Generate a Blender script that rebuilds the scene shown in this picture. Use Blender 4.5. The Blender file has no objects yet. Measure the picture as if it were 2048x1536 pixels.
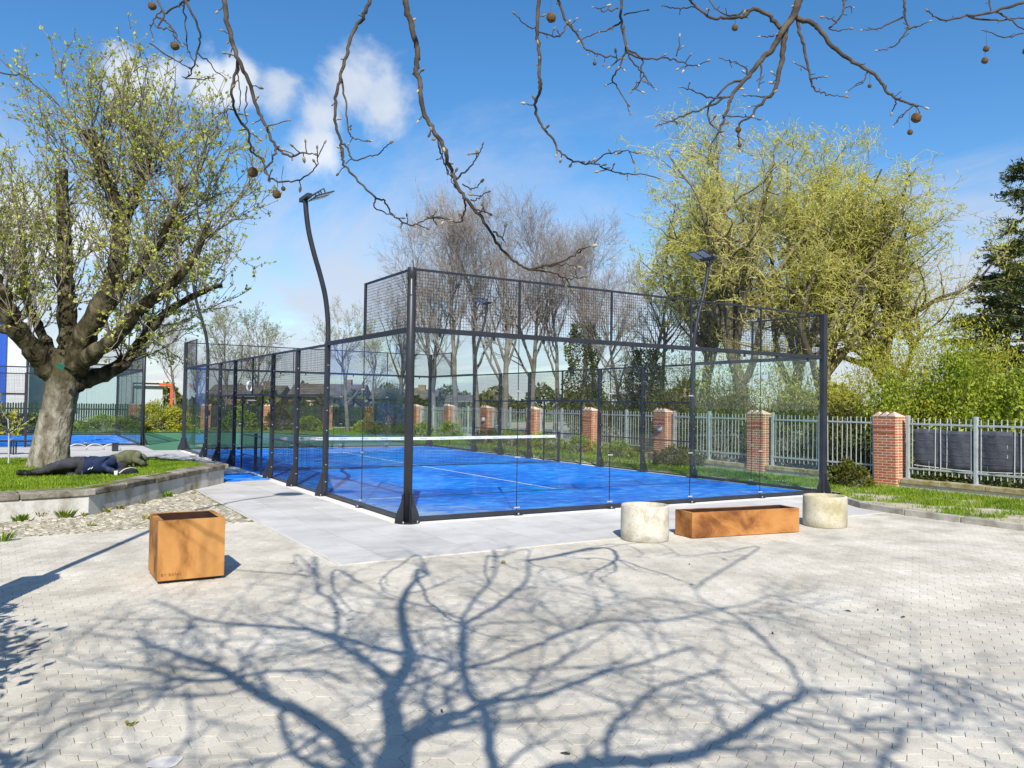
import bpy, bmesh, math, random
import numpy as np
from mathutils import Matrix, Vector
rng = np.random.default_rng(7)
random.seed(7)
S = bpy.context.scene
COL = S.collection
R = math.radians

# ------------------------------------------------------------------ camera
F_PX = 1592.57
CAM = np.array([-5.206, -11.474, 1.8665])
YAW, PIT, ROL = 0.552839, 0.026138, 0.015544
c_, s_ = math.cos(YAW), math.sin(YAW)
FW = np.array([s_ * math.cos(PIT), c_ * math.cos(PIT), math.sin(PIT)])
r_ = np.array([c_, -s_, 0.0]); u_ = np.cross(r_, FW)
RT = r_ * math.cos(ROL) + u_ * math.sin(ROL)
UP = -r_ * math.sin(ROL) + u_ * math.cos(ROL)
cam = bpy.data.cameras.new('camera'); camo = bpy.data.objects.new('camera', cam); COL.objects.link(camo)
cam.sensor_width = 36; cam.lens = F_PX / 2048 * 36; cam.clip_end = 6000; cam.clip_start = 0.05
camo.matrix_world = Matrix(((RT[0], UP[0], -FW[0], CAM[0]), (RT[1], UP[1], -FW[1], CAM[1]), (RT[2], UP[2], -FW[2], CAM[2]), (0, 0, 0, 1)))
S.camera = camo

# ------------------------------------------------------------------ world, sun, exposure
SH = np.array([0.515, 1.015])                       # ground shadow offset per metre of height
SUN_EL = math.atan(1 / np.linalg.norm(SH)); SUN_AZ = math.atan2(-SH[0], -SH[1])
w = bpy.data.worlds.new('World'); S.world = w; w.use_nodes = True
nt = w.node_tree; N = nt.nodes; LK = nt.links
for n in list(N): N.remove(n)
def nd(tp, **kw):
    n = N.new(tp)
    for k, v in kw.items(): setattr(n, k, v)
    return n
def wmath(op, a, b=None, c=None, clamp=False):
    n = nd('ShaderNodeMath', operation=op, use_clamp=clamp)
    for i, v in enumerate((a, b, c)):
        if v is None: continue
        if isinstance(v, (int, float)): n.inputs[i].default_value = v
        else: LK.new(v, n.inputs[i])
    return n.outputs[0]
sky = nd('ShaderNodeTexSky', sky_type='NISHITA'); sky.sun_disc = False
sky.sun_elevation = SUN_EL; sky.sun_rotation = SUN_AZ
sky.air_density = 1.0; sky.dust_density = 0.35; sky.ozone_density = 3.0; sky.altitude = 0
hs = nd('ShaderNodeHueSaturation'); hs.inputs['Saturation'].default_value = 1.28; hs.inputs['Value'].default_value = 1.66
LK.new(sky.outputs[0], hs.inputs['Color'])
tc = nd('ShaderNodeTexCoord'); sx = nd('ShaderNodeSeparateXYZ'); LK.new(tc.outputs['Generated'], sx.inputs[0])
zc = wmath('ADD', wmath('MAXIMUM', sx.outputs[2], 0.0), 0.10)
cx = nd('ShaderNodeCombineXYZ'); LK.new(wmath('DIVIDE', sx.outputs[0], zc), cx.inputs[0]); LK.new(wmath('DIVIDE', sx.outputs[1], zc), cx.inputs[1])
def noise(vec, scale, detail, rough=0.55, dist=0.0):
    n = nd('ShaderNodeTexNoise'); n.inputs['Scale'].default_value = scale; n.inputs['Detail'].default_value = detail
    n.inputs['Roughness'].default_value = rough; n.inputs['Distortion'].default_value = dist
    LK.new(vec, n.inputs['Vector']); return n.outputs[0]
def ramp(v, a, b):
    n = nd('ShaderNodeMapRange'); n.interpolation_type = 'SMOOTHSTEP'
    n.inputs[1].default_value = a; n.inputs[2].default_value = b; LK.new(v, n.inputs[0]); return n.outputs[0]
# thin streaky cloud all over the sky, denser towards the horizon
mp = nd('ShaderNodeMapping'); mp.inputs['Scale'].default_value = (1.0, 0.42, 1.0); mp.inputs['Rotation'].default_value = (0, 0, 0.9); LK.new(cx.outputs[0], mp.inputs[0])
wis = noise(mp.outputs[0], 0.9, 9, 0.62, 0.6)
low = ramp(sx.outputs[2], 0.50, 0.04)
wisp = wmath('MULTIPLY', ramp(wmath('ADD', wis, wmath('MULTIPLY', low, 0.38)), 0.60, 0.94), 0.85)
# heaps of fair weather cumulus scattered over the sky, one in front of us
def dirpx(x, y):
    d = FW + RT * (x - 1024) / F_PX - UP * (y - 768) / F_PX
    return d / np.linalg.norm(d)
cum = None
lump = noise(tc.outputs['Generated'], 9.0, 10, 0.56, 0.25)
lumpc = wmath('SUBTRACT', lump, 0.5)
extra = [(np.array([math.sin(a) * math.cos(e), math.cos(a) * math.cos(e), math.sin(e)]), rr) for a, e, rr in
         ((-0.9, .42, .13), (-1.7, .3, .2), (2.2, .35, .16), (3.1, .5, .2), (3.9, .3, .14), (1.9, .7, .12), (4.6, .55, .17))]
for d, rad in [(dirpx(765, 215), .050), (dirpx(700, 190), .048), (dirpx(640, 225), .046), (dirpx(560, 180), .042), (dirpx(480, 165), .038), (dirpx(410, 150), .036), (dirpx(330, 140), .040), (dirpx(250, 140), .036), (dirpx(40, 450), .07), (dirpx(640, 285), .040)] + extra:
    dp = nd('ShaderNodeVectorMath', operation='DISTANCE'); LK.new(tc.outputs['Generated'], dp.inputs[0]); dp.inputs[1].default_value = tuple(d)
    m = wmath('SUBTRACT', 1.0, wmath('DIVIDE', dp.outputs['Value'], rad))
    cum = m if cum is None else wmath('SMOOTH_MAX', cum, m, 0.3)
cumm = ramp(wmath('ADD', wmath('MULTIPLY', cum, 0.55), wmath('MULTIPLY', lumpc, 1.9)), 0.0, 0.42)
shade = ramp(noise(tc.outputs['Generated'], 7.0, 6, 0.5), 0.35, 0.65)
ccol = nd('ShaderNodeMix', data_type='RGBA'); LK.new(shade, ccol.inputs[0])
ccol.inputs[6].default_value = (6.6, 7.4, 8.6, 1); ccol.inputs[7].default_value = (10.0, 10.3, 10.6, 1)
m1 = nd('ShaderNodeMix', data_type='RGBA'); LK.new(wisp, m1.inputs[0]); LK.new(hs.outputs[0], m1.inputs[6]); m1.inputs[7].default_value = (6.6, 7.1, 8.2, 1)
m2 = nd('ShaderNodeMix', data_type='RGBA'); LK.new(wmath('MULTIPLY', cumm, 0.9), m2.inputs[0]); LK.new(m1.outputs[2], m2.inputs[6]); LK.new(ccol.outputs[2], m2.inputs[7])
bg = nd('ShaderNodeBackground'); bg.inputs[1].default_value = 0.077; LK.new(m2.outputs[2], bg.inputs[0])
wo = nd('ShaderNodeOutputWorld'); LK.new(bg.outputs[0], wo.inputs[0])

sun = bpy.data.lights.new('sun', 'SUN'); sun.energy = 5.0; sun.angle = R(0.5); sun.color = (1.0, 0.935, 0.845)
suno = bpy.data.objects.new('sun', sun); COL.objects.link(suno)
suno.rotation_euler = Vector((SH[0], SH[1], -1)).to_track_quat('-Z', 'Y').to_euler(); suno.location = (-20, -30, 40)
S.view_settings.view_transform = 'Standard'; S.view_settings.look = 'None'; S.view_settings.gamma = 1
S.view_settings.exposure = 0.38
S.render.engine = 'CYCLES'
S.cycles.max_bounces = 8; S.cycles.transparent_max_bounces = 40; S.cycles.glossy_bounces = 3; S.cycles.diffuse_bounces = 3
S.cycles.use_denoising = True

# ------------------------------------------------------------------ helpers
def ray(x, y): return FW + RT * (x - 1024) / F_PX - UP * (y - 768) / F_PX
def G(x, y, z=0.0):
    d = ray(x, y); return CAM + d * (z - CAM[2]) / d[2]
def W(x, y, D): return CAM + ray(x, y) * D
def inview(P, m=0.03):
    d = P - CAM; z = d @ FW; x = (d @ RT); y = (d @ UP); zz = np.maximum(z, 1e-3)
    return (z > 0.05) & (np.abs(x / zz) < 0.643 + m) & (np.abs(y / zz) < 0.4823 + m)
def norm(v): return v / np.maximum(np.linalg.norm(v, axis=-1, keepdims=True), 1e-9)

def link(o, parent=None):
    COL.objects.link(o)
    if parent is not None: o.parent = parent
    return o
def tag(o, label=None, cat=None, group=None, kind=None):
    if label: o['label'] = label
    if cat: o['category'] = cat
    if group: o['group'] = group
    if kind: o['kind'] = kind
    return o
def empty(name, loc=(0, 0, 0), rz=0.0, parent=None):
    o = bpy.data.objects.new(name, None); o.location = loc; o.rotation_euler = (0, 0, rz); return link(o, parent)
def mesh_np(name, V, quads=None, tris=None, smooth=False, var=None):
    me = bpy.data.meshes.new(name); V = np.asarray(V, np.float32).reshape(-1, 3)
    me.vertices.add(len(V)); me.vertices.foreach_set('co', V.ravel())
    q = np.zeros((0, 4), np.int32) if quads is None else np.asarray(quads, np.int32).reshape(-1, 4)
    t = np.zeros((0, 3), np.int32) if tris is None else np.asarray(tris, np.int32).reshape(-1, 3)
    me.loops.add(q.size + t.size); me.loops.foreach_set('vertex_index', np.concatenate([q.ravel(), t.ravel()]))
    st = np.concatenate([np.arange(len(q)) * 4, q.size + np.arange(len(t)) * 3]).astype(np.int32)
    me.polygons.add(len(st)); me.polygons.foreach_set('loop_start', st)
    me.polygons.foreach_set('use_smooth', np.full(len(st), bool(smooth)))
    if var is not None:
        a = me.attributes.new('var', 'FLOAT', 'FACE'); a.data.foreach_set('value', np.asarray(var, np.float32))
    me.update(calc_edges=True); return me
def ob(name, me, mat=None, parent=None, loc=None, rz=0.0):
    o = bpy.data.objects.new(name, me)
    if mat is not None and len(me.materials) == 0: me.materials.append(mat)
    if loc is not None: o.location = loc
    if rz: o.rotation_euler = (0, 0, rz)
    return link(o, parent)

BOXQ = np.array([[0, 3, 2, 1], [4, 5, 6, 7], [0, 1, 5, 4], [1, 2, 6, 5], [2, 3, 7, 6], [3, 0, 4, 7]])
class MB:
    """collects simple solids into one mesh"""
    def __init__(s): s.v = []; s.q = []; s.t = []; s.n = 0; s.qv = []; s.tv = []
    def add(s, V, q=None, t=None, var=0.0):
        V = np.asarray(V, float).reshape(-1, 3); s.v.append(V)
        if q is not None: q = np.asarray(q).reshape(-1, 4); s.q.append(q + s.n); s.qv.append(np.full(len(q), var))
        if t is not None: t = np.asarray(t).reshape(-1, 3); s.t.append(t + s.n); s.tv.append(np.full(len(t), var))
        s.n += len(V); return s
    def box(s, x0, x1, y0, y1, z0, z1, var=0.0):
        return s.add([(x0, y0, z0), (x1, y0, z0), (x1, y1, z0), (x0, y1, z0), (x0, y0, z1), (x1, y0, z1), (x1, y1, z1), (x0, y1, z1)], BOXQ, var=var)
    def bar(s, a, b, wd, hg, up=(0, 0, 1)):
        a = np.asarray(a, float); b = np.asarray(b, float); t = norm(b - a); up = np.asarray(up, float)
        if abs(t @ up) > .98: up = np.array([1.0, 0, 0])
        u = norm(np.cross(t, up)); v = np.cross(u, t)
        o = [-u * wd / 2 - v * hg / 2, u * wd / 2 - v * hg / 2, u * wd / 2 + v * hg / 2, -u * wd / 2 + v * hg / 2]
        return s.add([a + k for k in o] + [b + k for k in o], BOXQ)
    def tube(s, P, r, n=8, cap=True):
        P = np.asarray(P, float)[None]; r = np.broadcast_to(np.asarray(r, float), P.shape[1])[None]
        V, q = tubes(P, r, n); k = len(V); s.add(V, q)
        if cap:
            m = P.shape[1]
            for ring, c, fl in ((np.arange(n), P[0, 0], 1), (np.arange(n) + (m - 1) * n, P[0, -1], 0)):
                base = s.n - k
                s.add([c], None, None); ci = s.n - 1
                tr = [(ring[i] + base, ring[(i + 1) % n] + base, ci) if fl else (ring[(i + 1) % n] + base, ring[i] + base, ci) for i in range(n)]
                s.t.append(np.array(tr)); s.tv.append(np.zeros(n)); k += 1
        return s
    def lathe(s, prof, n=24, c=(0, 0, 0)):
        a = np.linspace(0, 2 * np.pi, n, endpoint=False); prof = np.asarray(prof, float)
        V = np.stack([np.outer(prof[:, 0], np.cos(a)) + c[0], np.outer(prof[:, 0], np.sin(a)) + c[1], np.repeat(prof[:, 1:2] + c[2], n, 1)], -1).reshape(-1, 3)
        q = [(i * n + j, i * n + (j + 1) % n, (i + 1) * n + (j + 1) % n, (i + 1) * n + j) for i in range(len(prof) - 1) for j in range(n)]
        return s.add(V, q)
    def prism(s, poly, z0, z1):
        p = np.asarray(poly, float); n = len(p)
        V = np.concatenate([np.c_[p, np.full(n, z0)], np.c_[p, np.full(n, z1)]])
        q = [(i, (i + 1) % n, n + (i + 1) % n, n + i) for i in range(n)]
        from mathutils.geometry import tessellate_polygon
        tt = tessellate_polygon([[Vector((x, y, 0)) for x, y in p]])
        t = []
        for a, b, c in tt:
            A, B, C = p[a], p[b], p[c]
            if (B[0] - A[0]) * (C[1] - A[1]) - (B[1] - A[1]) * (C[0] - A[0]) < 0: b, c = c, b
            t += [(n + a, n + b, n + c), (a, c, b)]
        return s.add(V, q, t)
    def mesh(s, name, smooth=False):
        V = np.concatenate(s.v); q = np.concatenate(s.q) if s.q else None; t = np.concatenate(s.t) if s.t else None
        var = np.concatenate(s.qv + s.tv)
        return mesh_np(name, V, q, t, smooth, var)
    def build(s, name, mat, parent=None, smooth=False, bevel=0.0, loc=None, rz=0.0):
        o = ob(name, s.mesh(name, smooth), mat, parent, loc, rz)
        if bevel:
            m = o.modifiers.new('bevel', 'BEVEL'); m.width = bevel; m.segments = 2; m.limit_method = 'ANGLE'
        return o
def tubes(P, Rr, n):
    """P [m,k,3], Rr [m,k] -> verts, quads"""
    m, k, _ = P.shape
    T = norm(np.gradient(P, axis=1))
    ax = np.abs(norm(P[:, -1] - P[:, 0])); ref = np.eye(3)[np.argmin(ax, 1)][:, None, :]
    U = norm(np.cross(T, ref)); Vv = np.cross(T, U)
    a = np.linspace(0, 2 * np.pi, n, endpoint=False)
    V = P[:, :, None] + Rr[:, :, None, None] * (np.cos(a)[:, None] * U[:, :, None] + np.sin(a)[:, None] * Vv[:, :, None])
    i = np.arange(m)[:, None, None] * k * n; j = np.arange(k - 1)[None, :, None] * n; l = np.arange(n)[None, None]; l2 = (l + 1) % n
    q = np.stack([i + j + l2, i + j + l, i + j + n + l, i + j + n + l2], -1).reshape(-1, 4)
    return V.reshape(-1, 3), q
def flat(name, poly, z, mat, kind='structure', parent=None):
    mb = MB(); p = np.asarray(poly, float); n = len(p)
    from mathutils.geometry import tessellate_polygon
    t = []
    for a, b, c in tessellate_polygon([[Vector((x, y, 0)) for x, y in p]]):
        A, B, C = p[a], p[b], p[c]
        if (B[0] - A[0]) * (C[1] - A[1]) - (B[1] - A[1]) * (C[0] - A[0]) < 0: b, c = c, b
        t.append((a, b, c))
    mb.add(np.c_[p, np.full(n, z)], None, t)
    o = mb.build(name, mat, parent)
    if kind: o['kind'] = kind
    return o
def inpoly(x, y, poly):
    p = np.asarray(poly); r = np.zeros(np.shape(x), bool); j = len(p) - 1
    for i in range(len(p)):
        c = ((p[i, 1] > y) != (p[j, 1] > y)) & (x < (p[j, 0] - p[i, 0]) * (y - p[i, 1]) / (p[j, 1] - p[i, 1] + 1e-12) + p[i, 0])
        r ^= c; j = i
    return r

# ------------------------------------------------------------------ materials
def mat(name, cols, scale=4.0, detail=6, rough=0.8, bump=0.0, bscale=None, spec=0.3, metal=0.0, stretch=(1, 1, 1), lo=0.35, hi=0.65,
        var=0.0, speck=None, coord='Object', transl=0.0, dist=0.0, bdist=0.01, ovar=0.0, stain=None):
    m = bpy.data.materials.new(name); m.use_nodes = True; t = m.node_tree; nn = t.nodes; ll = t.links
    b = nn['Principled BSDF']; b.inputs['Roughness'].default_value = rough; b.inputs['Metallic'].default_value = metal
    b.inputs['Specular IOR Level'].default_value = spec
    if len(cols) == 1 and not bump and not var and not ovar:
        cols = [cols[0], tuple(x * .86 for x in cols[0])]
    co = nn.new('ShaderNodeTexCoord'); mpn = nn.new('ShaderNodeMapping'); mpn.inputs['Scale'].default_value = stretch
    if coord == 'World':
        gm = nn.new('ShaderNodeNewGeometry'); ll.new(gm.outputs['Position'], mpn.inputs[0])
    else: ll.new(co.outputs[coord], mpn.inputs[0])
    no = nn.new('ShaderNodeTexNoise'); no.inputs['Scale'].default_value = scale; no.inputs['Detail'].default_value = detail
    no.inputs['Distortion'].default_value = dist; no.inputs['Roughness'].default_value = .6
    ll.new(mpn.outputs[0], no.inputs['Vector'])
    rp = nn.new('ShaderNodeValToRGB'); cr = rp.color_ramp
    cr.elements[0].position = lo; cr.elements[1].position = hi
    cs = list(cols) if len(cols) > 1 else [cols[0], cols[0]]
    cr.elements[0].color = (*cs[0], 1); cr.elements[1].color = (*cs[-1], 1)
    for i, cc in enumerate(cs[1:-1]):
        e = cr.elements.new(lo + (hi - lo) * (i + 1) / (len(cs) - 1)); e.color = (*cc, 1)
    ll.new(no.outputs[0], rp.inputs[0]); out = rp.outputs[0]
    if speck:
        (scol, ssc, sth) = speck
        n2 = nn.new('ShaderNodeTexNoise'); n2.inputs['Scale'].default_value = ssc; n2.inputs['Detail'].default_value = 2; ll.new(mpn.outputs[0], n2.inputs['Vector'])
        mr = nn.new('ShaderNodeMapRange'); mr.inputs[1].default_value = sth; mr.inputs[2].default_value = sth + .08; ll.new(n2.outputs[0], mr.inputs[0])
        mx = nn.new('ShaderNodeMix'); mx.data_type = 'RGBA'; ll.new(mr.outputs[0], mx.inputs[0]); ll.new(out, mx.inputs[6]); mx.inputs[7].default_value = (*scol, 1); out = mx.outputs[2]
    if var or ovar:
        at = nn.new('ShaderNodeAttribute'); at.attribute_name = 'var'; oi = nn.new('ShaderNodeObjectInfo')
        ad = nn.new('ShaderNodeMath'); ad.operation = 'ADD'; ll.new(at.outputs['Fac'], ad.inputs[0]); ll.new(oi.outputs['Random'], ad.inputs[1])
        fr = nn.new('ShaderNodeMath'); fr.operation = 'FRACT'; ll.new(ad.outputs[0], fr.inputs[0])
        mr = nn.new('ShaderNodeMapRange'); mr.inputs[3].default_value = 1 - (var or ovar); mr.inputs[4].default_value = 1 + (var or ovar); ll.new(fr.outputs[0], mr.inputs[0])
        vm = nn.new('ShaderNodeVectorMath'); vm.operation = 'SCALE'; ll.new(out, vm.inputs[0]); ll.new(mr.outputs[0], vm.inputs['Scale']); out = vm.outputs[0]
    if stain:
        n4 = nn.new('ShaderNodeTexNoise'); n4.inputs['Scale'].default_value = .38; n4.inputs['Detail'].default_value = 10; n4.inputs['Roughness'].default_value = .68; ll.new(mpn.outputs[0], n4.inputs['Vector'])
        mr = nn.new('ShaderNodeMapRange'); mr.inputs[1].default_value = stain[0]; mr.inputs[2].default_value = stain[1]; mr.inputs[3].default_value = stain[2]; mr.inputs[4].default_value = 1.04; ll.new(n4.outputs[0], mr.inputs[0])
        vm = nn.new('ShaderNodeVectorMath'); vm.operation = 'SCALE'; ll.new(out, vm.inputs[0]); ll.new(mr.outputs[0], vm.inputs['Scale']); out = vm.outputs[0]
    ll.new(out, b.inputs['Base Color'])
    if bump:
        n3 = nn.new('ShaderNodeTexNoise'); n3.inputs['Scale'].default_value = bscale or scale * 4; n3.inputs['Detail'].default_value = 8; ll.new(mpn.outputs[0], n3.inputs['Vector'])
        bp = nn.new('ShaderNodeBump'); bp.inputs['Strength'].default_value = bump; bp.inputs['Distance'].default_value = bdist; ll.new(n3.outputs[0], bp.inputs['Height']); ll.new(bp.outputs[0], b.inputs['Normal'])
    if transl:
        tr = nn.new('ShaderNodeBsdfTranslucent'); ll.new(out, tr.inputs[0]); ms = nn.new('ShaderNodeMixShader'); ms.inputs[0].default_value = transl
        ll.new(b.outputs[0], ms.inputs[1]); ll.new(tr.outputs[0], ms.inputs[2]); ll.new(ms.outputs[0], nn['Material Output'].inputs[0])
    return m
def glass_mat():
    m = bpy.data.materials.new('court glass'); m.use_nodes = True; t = m.node_tree; nn = t.nodes; ll = t.links
    nn.remove(nn['Principled BSDF'])
    tr = nn.new('ShaderNodeBsdfTransparent'); gl = nn.new('ShaderNodeBsdfGlossy'); gl.inputs['Roughness'].default_value = 0.0
    co = nn.new('ShaderNodeTexCoord'); no = nn.new('ShaderNodeTexNoise'); no.inputs['Scale'].default_value = 1.4; no.inputs['Detail'].default_value = 5; ll.new(co.outputs['Object'], no.inputs['Vector'])
    rp = nn.new('ShaderNodeValToRGB'); rp.color_ramp.elements[0].color = (.905, .955, .95, 1); rp.color_ramp.elements[1].color = (.94, .975, .968, 1); ll.new(no.outputs[0], rp.inputs[0]); ll.new(rp.outputs[0], tr.inputs[0])
    lw = nn.new('ShaderNodeLayerWeight'); lw.inputs[0].default_value = .5
    pw = nn.new('ShaderNodeMath'); pw.operation = 'POWER'; ll.new(lw.outputs['Facing'], pw.inputs[0]); pw.inputs[1].default_value = 4.5
    mr = nn.new('ShaderNodeMapRange'); mr.inputs[3].default_value = .03; mr.inputs[4].default_value = .7; ll.new(pw.outputs[0], mr.inputs[0])
    ms = nn.new('ShaderNodeMixShader'); ll.new(mr.outputs[0], ms.inputs[0]); ll.new(tr.outputs[0], ms.inputs[1]); ll.new(gl.outputs[0], ms.inputs[2])
    # a little dust and dried rain marks
    n2 = nn.new('ShaderNodeTexNoise'); n2.inputs['Scale'].default_value = 2.3; n2.inputs['Detail'].default_value = 9; n2.inputs['Roughness'].default_value = .7; ll.new(co.outputs['Object'], n2.inputs['Vector'])
    m3 = nn.new('ShaderNodeMapRange'); m3.inputs[1].default_value = .45; m3.inputs[2].default_value = .8; m3.inputs[3].default_value = .002; m3.inputs[4].default_value = .018; ll.new(n2.outputs[0], m3.inputs[0])
    df = nn.new('ShaderNodeBsdfDiffuse'); df.inputs[0].default_value = (.55, .58, .58, 1); m5 = nn.new('ShaderNodeMixShader'); ll.new(m3.outputs[0], m5.inputs[0]); ll.new(ms.outputs[0], m5.inputs[1]); ll.new(df.outputs[0], m5.inputs[2])
    ll.new(m5.outputs[0], nn['Material Output'].inputs[0]); return m
M = {}
M['glass'] = glass_mat()
M['metal'] = mat('anthracite steel', [(.020, .023, .030), (.030, .034, .042)], 3, rough=.42, spec=.4)
M['wire'] = mat('black wire', [(.018, .020, .022), (.028, .030, .032)], 9, rough=.5)
M['bolt'] = mat('zinc bolt', [(.55, .56, .58), (.7, .7, .7)], 30, rough=.35, metal=.6)
M['lens'] = mat('lamp lens', [(.42, .46, .50), (.55, .58, .62)], 40, rough=.25)
M['paver'] = mat('concrete paver', [(.45, .42, .35), (.565, .53, .445), (.63, .595, .51)], 1.3, 9, .92, .7, 55, .15, coord='World', var=.06, speck=((.17, .165, .155), 95, .64), bdist=.004, stain=(.40, .60, .86))
M['joint'] = mat('paver joint sand', [(.16, .145, .11), (.27, .25, .20)], 6, 8, .95, .5, 80, .1, coord='World')
M['plaza'] = mat('distant pavers', [(.49, .458, .38), (.575, .54, .455)], 1.2, 9, .92, .5, 50, .15, coord='World', speck=((.3, .29, .26), 30, .62), bdist=.004)
M['slab'] = mat('grey concrete slab', [(.46, .452, .435), (.535, .525, .505), (.58, .57, .55)], 1.1, 8, .85, .25, 60, .2, coord='World', var=.07, stretch=(1, 1.6, 1), bdist=.003, stain=(.45, .65, .88))
M['mortar'] = mat('pale mortar', [(.62, .60, .55), (.74, .72, .67)], 5, 6, .9, .3, 60, .1, coord='World')
M['edging'] = mat('pale edging', [(.50, .485, .45), (.60, .58, .54)], 2.5, 8, .9, .3, 60, .1, coord='World')
M['cobble'] = mat('granite sett', [(.22, .20, .15), (.35, .325, .265), (.45, .42, .34)], 7, 6, .85, .6, 60, .2, coord='World', var=.28, bdist=.006)
M['mossjoint'] = mat('mossy joint', [(.10, .10, .03), (.20, .19, .08), (.30, .27, .16)], 5, 8, .95, .4, 50, .1, coord='World')
M['soil'] = mat('sandy soil', [(.30, .265, .19), (.44, .40, .30), (.50, .47, .38)], 2.5, 9, .95, .6, 40, .1, coord='World', bdist=.02)
M['grassground'] = mat('turf soil', [(.085, .13, .012), (.13, .20, .016), (.17, .22, .03)], 3, 8, .95, .6, 60, .1, coord='World', bdist=.02)
M['grass'] = mat('grass blade', [(.12, .21, .010), (.20, .31, .018), (.27, .36, .03)], 1.8, 4, .7, coord='World', var=.3, transl=.35)
M['weed'] = mat('dry weed', [(.26, .27, .05), (.36, .34, .10)], 6, 4, .8, var=.35, transl=.3)
M['green'] = mat('green sports floor', [(.060, .175, .095), (.085, .215, .12)], .8, 8, .85, .2, 60, .2, coord='World')
M['rust'] = mat('corten steel', [(.17, .072, .022), (.33, .155, .046), (.44, .215, .066), (.48, .245, .08)], 3.0, 9, .82, .3, 90, .2, stretch=(1, 1, .5), lo=.36, hi=.60, dist=.5, bdist=.002)
M['rust2'] = mat('dark stained corten', [(.10, .036, .014), (.25, .10, .03), (.40, .18, .053), (.46, .22, .07)], 1.9, 7, .78, .25, 90, .25, stretch=(.8, 1.2, 1.4), lo=.33, hi=.6, dist=.6, bdist=.002)
M['insidedark'] = mat('near black inside', [(.02, .010, .006), (.05, .022, .011)], 6, 6, .9, .3)
M['aggregate'] = mat('exposed aggregate', [(.44, .41, .32), (.58, .55, .46), (.66, .64, .56)], 5, 8, .9, .9, 75, .15, speck=((.25, .23, .18), 85, .6), bdist=.012)
M['aggregate_y'] = mat('lichened aggregate', [(.40, .36, .22), (.54, .50, .36), (.62, .59, .49)], 3, 8, .9, .9, 75, .15, speck=((.26, .23, .16), 85, .6), bdist=.012)
M['brick'] = mat('red brick', [(.29, .095, .045), (.38, .135, .065), (.44, .18, .09)], 9, 6, .88, .5, 60, .15, ovar=.2, bdist=.004)
M['brickmortar'] = mat('lime mortar', [(.62, .53, .41), (.74, .65, .53)], 14, 5, .95, .4, 60, .1)
M['galv'] = mat('galvanised steel', [(.38, .42, .43), (.50, .54, .55)], 7, 6, .45, spec=.5, metal=.25)
M['coping'] = mat('weathered coping', [(.085, .072, .05), (.20, .18, .14), (.33, .31, .265)], 3.2, 9, .92, .8, 30, .15, coord='World', bdist=.015)
M['yellowstone'] = mat('lichened plinth stone', [(.20, .17, .06), (.32, .28, .14), (.40, .37, .26)], 4, 8, .9, .7, 40, .15, coord='World', bdist=.01)
M['kerb'] = mat('worn kerb', [(.24, .22, .18), (.36, .34, .29), (.44, .42, .37)], 3, 8, .9, .6, 40, .15, coord='World', bdist=.008)
M['plaster'] = mat('stained render', [(.26, .23, .13), (.40, .38, .33), (.56, .55, .52), (.62, .61, .58)], 2.1, 10, .9, .5, 28, .15, coord='World', stretch=(1, 1, .8), lo=.34, hi=.60, bdist=.01)
M['tarp'] = mat('grey tarpaulin', [(.055, .060, .075), (.085, .092, .112)], 6, 6, .6, .35, 30, .3, bdist=.01)
M['white'] = mat('white tape', [(.72, .73, .73), (.82, .82, .82)], 6, rough=.6)
M['ink'] = mat('grey print', [(.22, .23, .26)], rough=.6)
M['line'] = mat('painted line', [(.62, .70, .74), (.75, .80, .82)], 30, rough=.9)
M['net'] = mat('net cord', [(.015, .018, .02)], rough=.8)
M['barkL'] = mat('maple bark', [(.10, .085, .060), (.22, .20, .155), (.34, .32, .27)], 5, 9, .95, 1.0, 14, .1, stretch=(1.2, 1.2, .5), bdist=.06)
def _upper_bark():  # bark mixes to a darker tone with height, edge broken by noise
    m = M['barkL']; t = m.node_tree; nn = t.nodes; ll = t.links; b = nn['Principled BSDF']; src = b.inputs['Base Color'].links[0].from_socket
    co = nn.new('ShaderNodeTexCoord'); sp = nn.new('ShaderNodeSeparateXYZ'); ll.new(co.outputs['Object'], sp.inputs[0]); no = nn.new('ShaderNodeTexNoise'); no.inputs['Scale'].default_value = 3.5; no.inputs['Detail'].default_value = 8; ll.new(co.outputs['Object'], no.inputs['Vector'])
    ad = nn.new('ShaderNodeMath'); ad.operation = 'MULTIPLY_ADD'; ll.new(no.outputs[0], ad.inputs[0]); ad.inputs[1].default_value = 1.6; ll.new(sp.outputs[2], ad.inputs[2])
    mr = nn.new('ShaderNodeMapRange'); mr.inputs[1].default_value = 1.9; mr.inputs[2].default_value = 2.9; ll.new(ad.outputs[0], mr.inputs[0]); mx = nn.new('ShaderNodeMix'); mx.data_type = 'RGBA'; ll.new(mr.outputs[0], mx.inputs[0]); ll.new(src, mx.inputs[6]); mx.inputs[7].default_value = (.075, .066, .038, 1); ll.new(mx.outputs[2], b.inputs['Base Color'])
_upper_bark()
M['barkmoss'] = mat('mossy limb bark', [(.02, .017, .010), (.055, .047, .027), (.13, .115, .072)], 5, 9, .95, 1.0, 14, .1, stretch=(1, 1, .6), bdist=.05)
M['barkP'] = mat('plane bark', [(.045, .037, .030), (.11, .095, .075)], 9, 7, .9, .6, 40, .1)
M['barkB'] = mat('bare tree bark', [(.13, .115, .095), (.25, .225, .19)], 1.2, 7, .95, .5, 12, .1)
M['twigB'] = mat('bare twigs', [(.21, .185, .165), (.32, .285, .255)], 2, 4, .9)
M['barkW'] = mat('willow bark', [(.095, .080, .045), (.20, .175, .105)], 2, 7, .95, .6, 14, .1)
M['twigL'] = mat('young shoots', [(.16, .14, .11), (.27, .24, .19)], 6, 4, .9)
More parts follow.
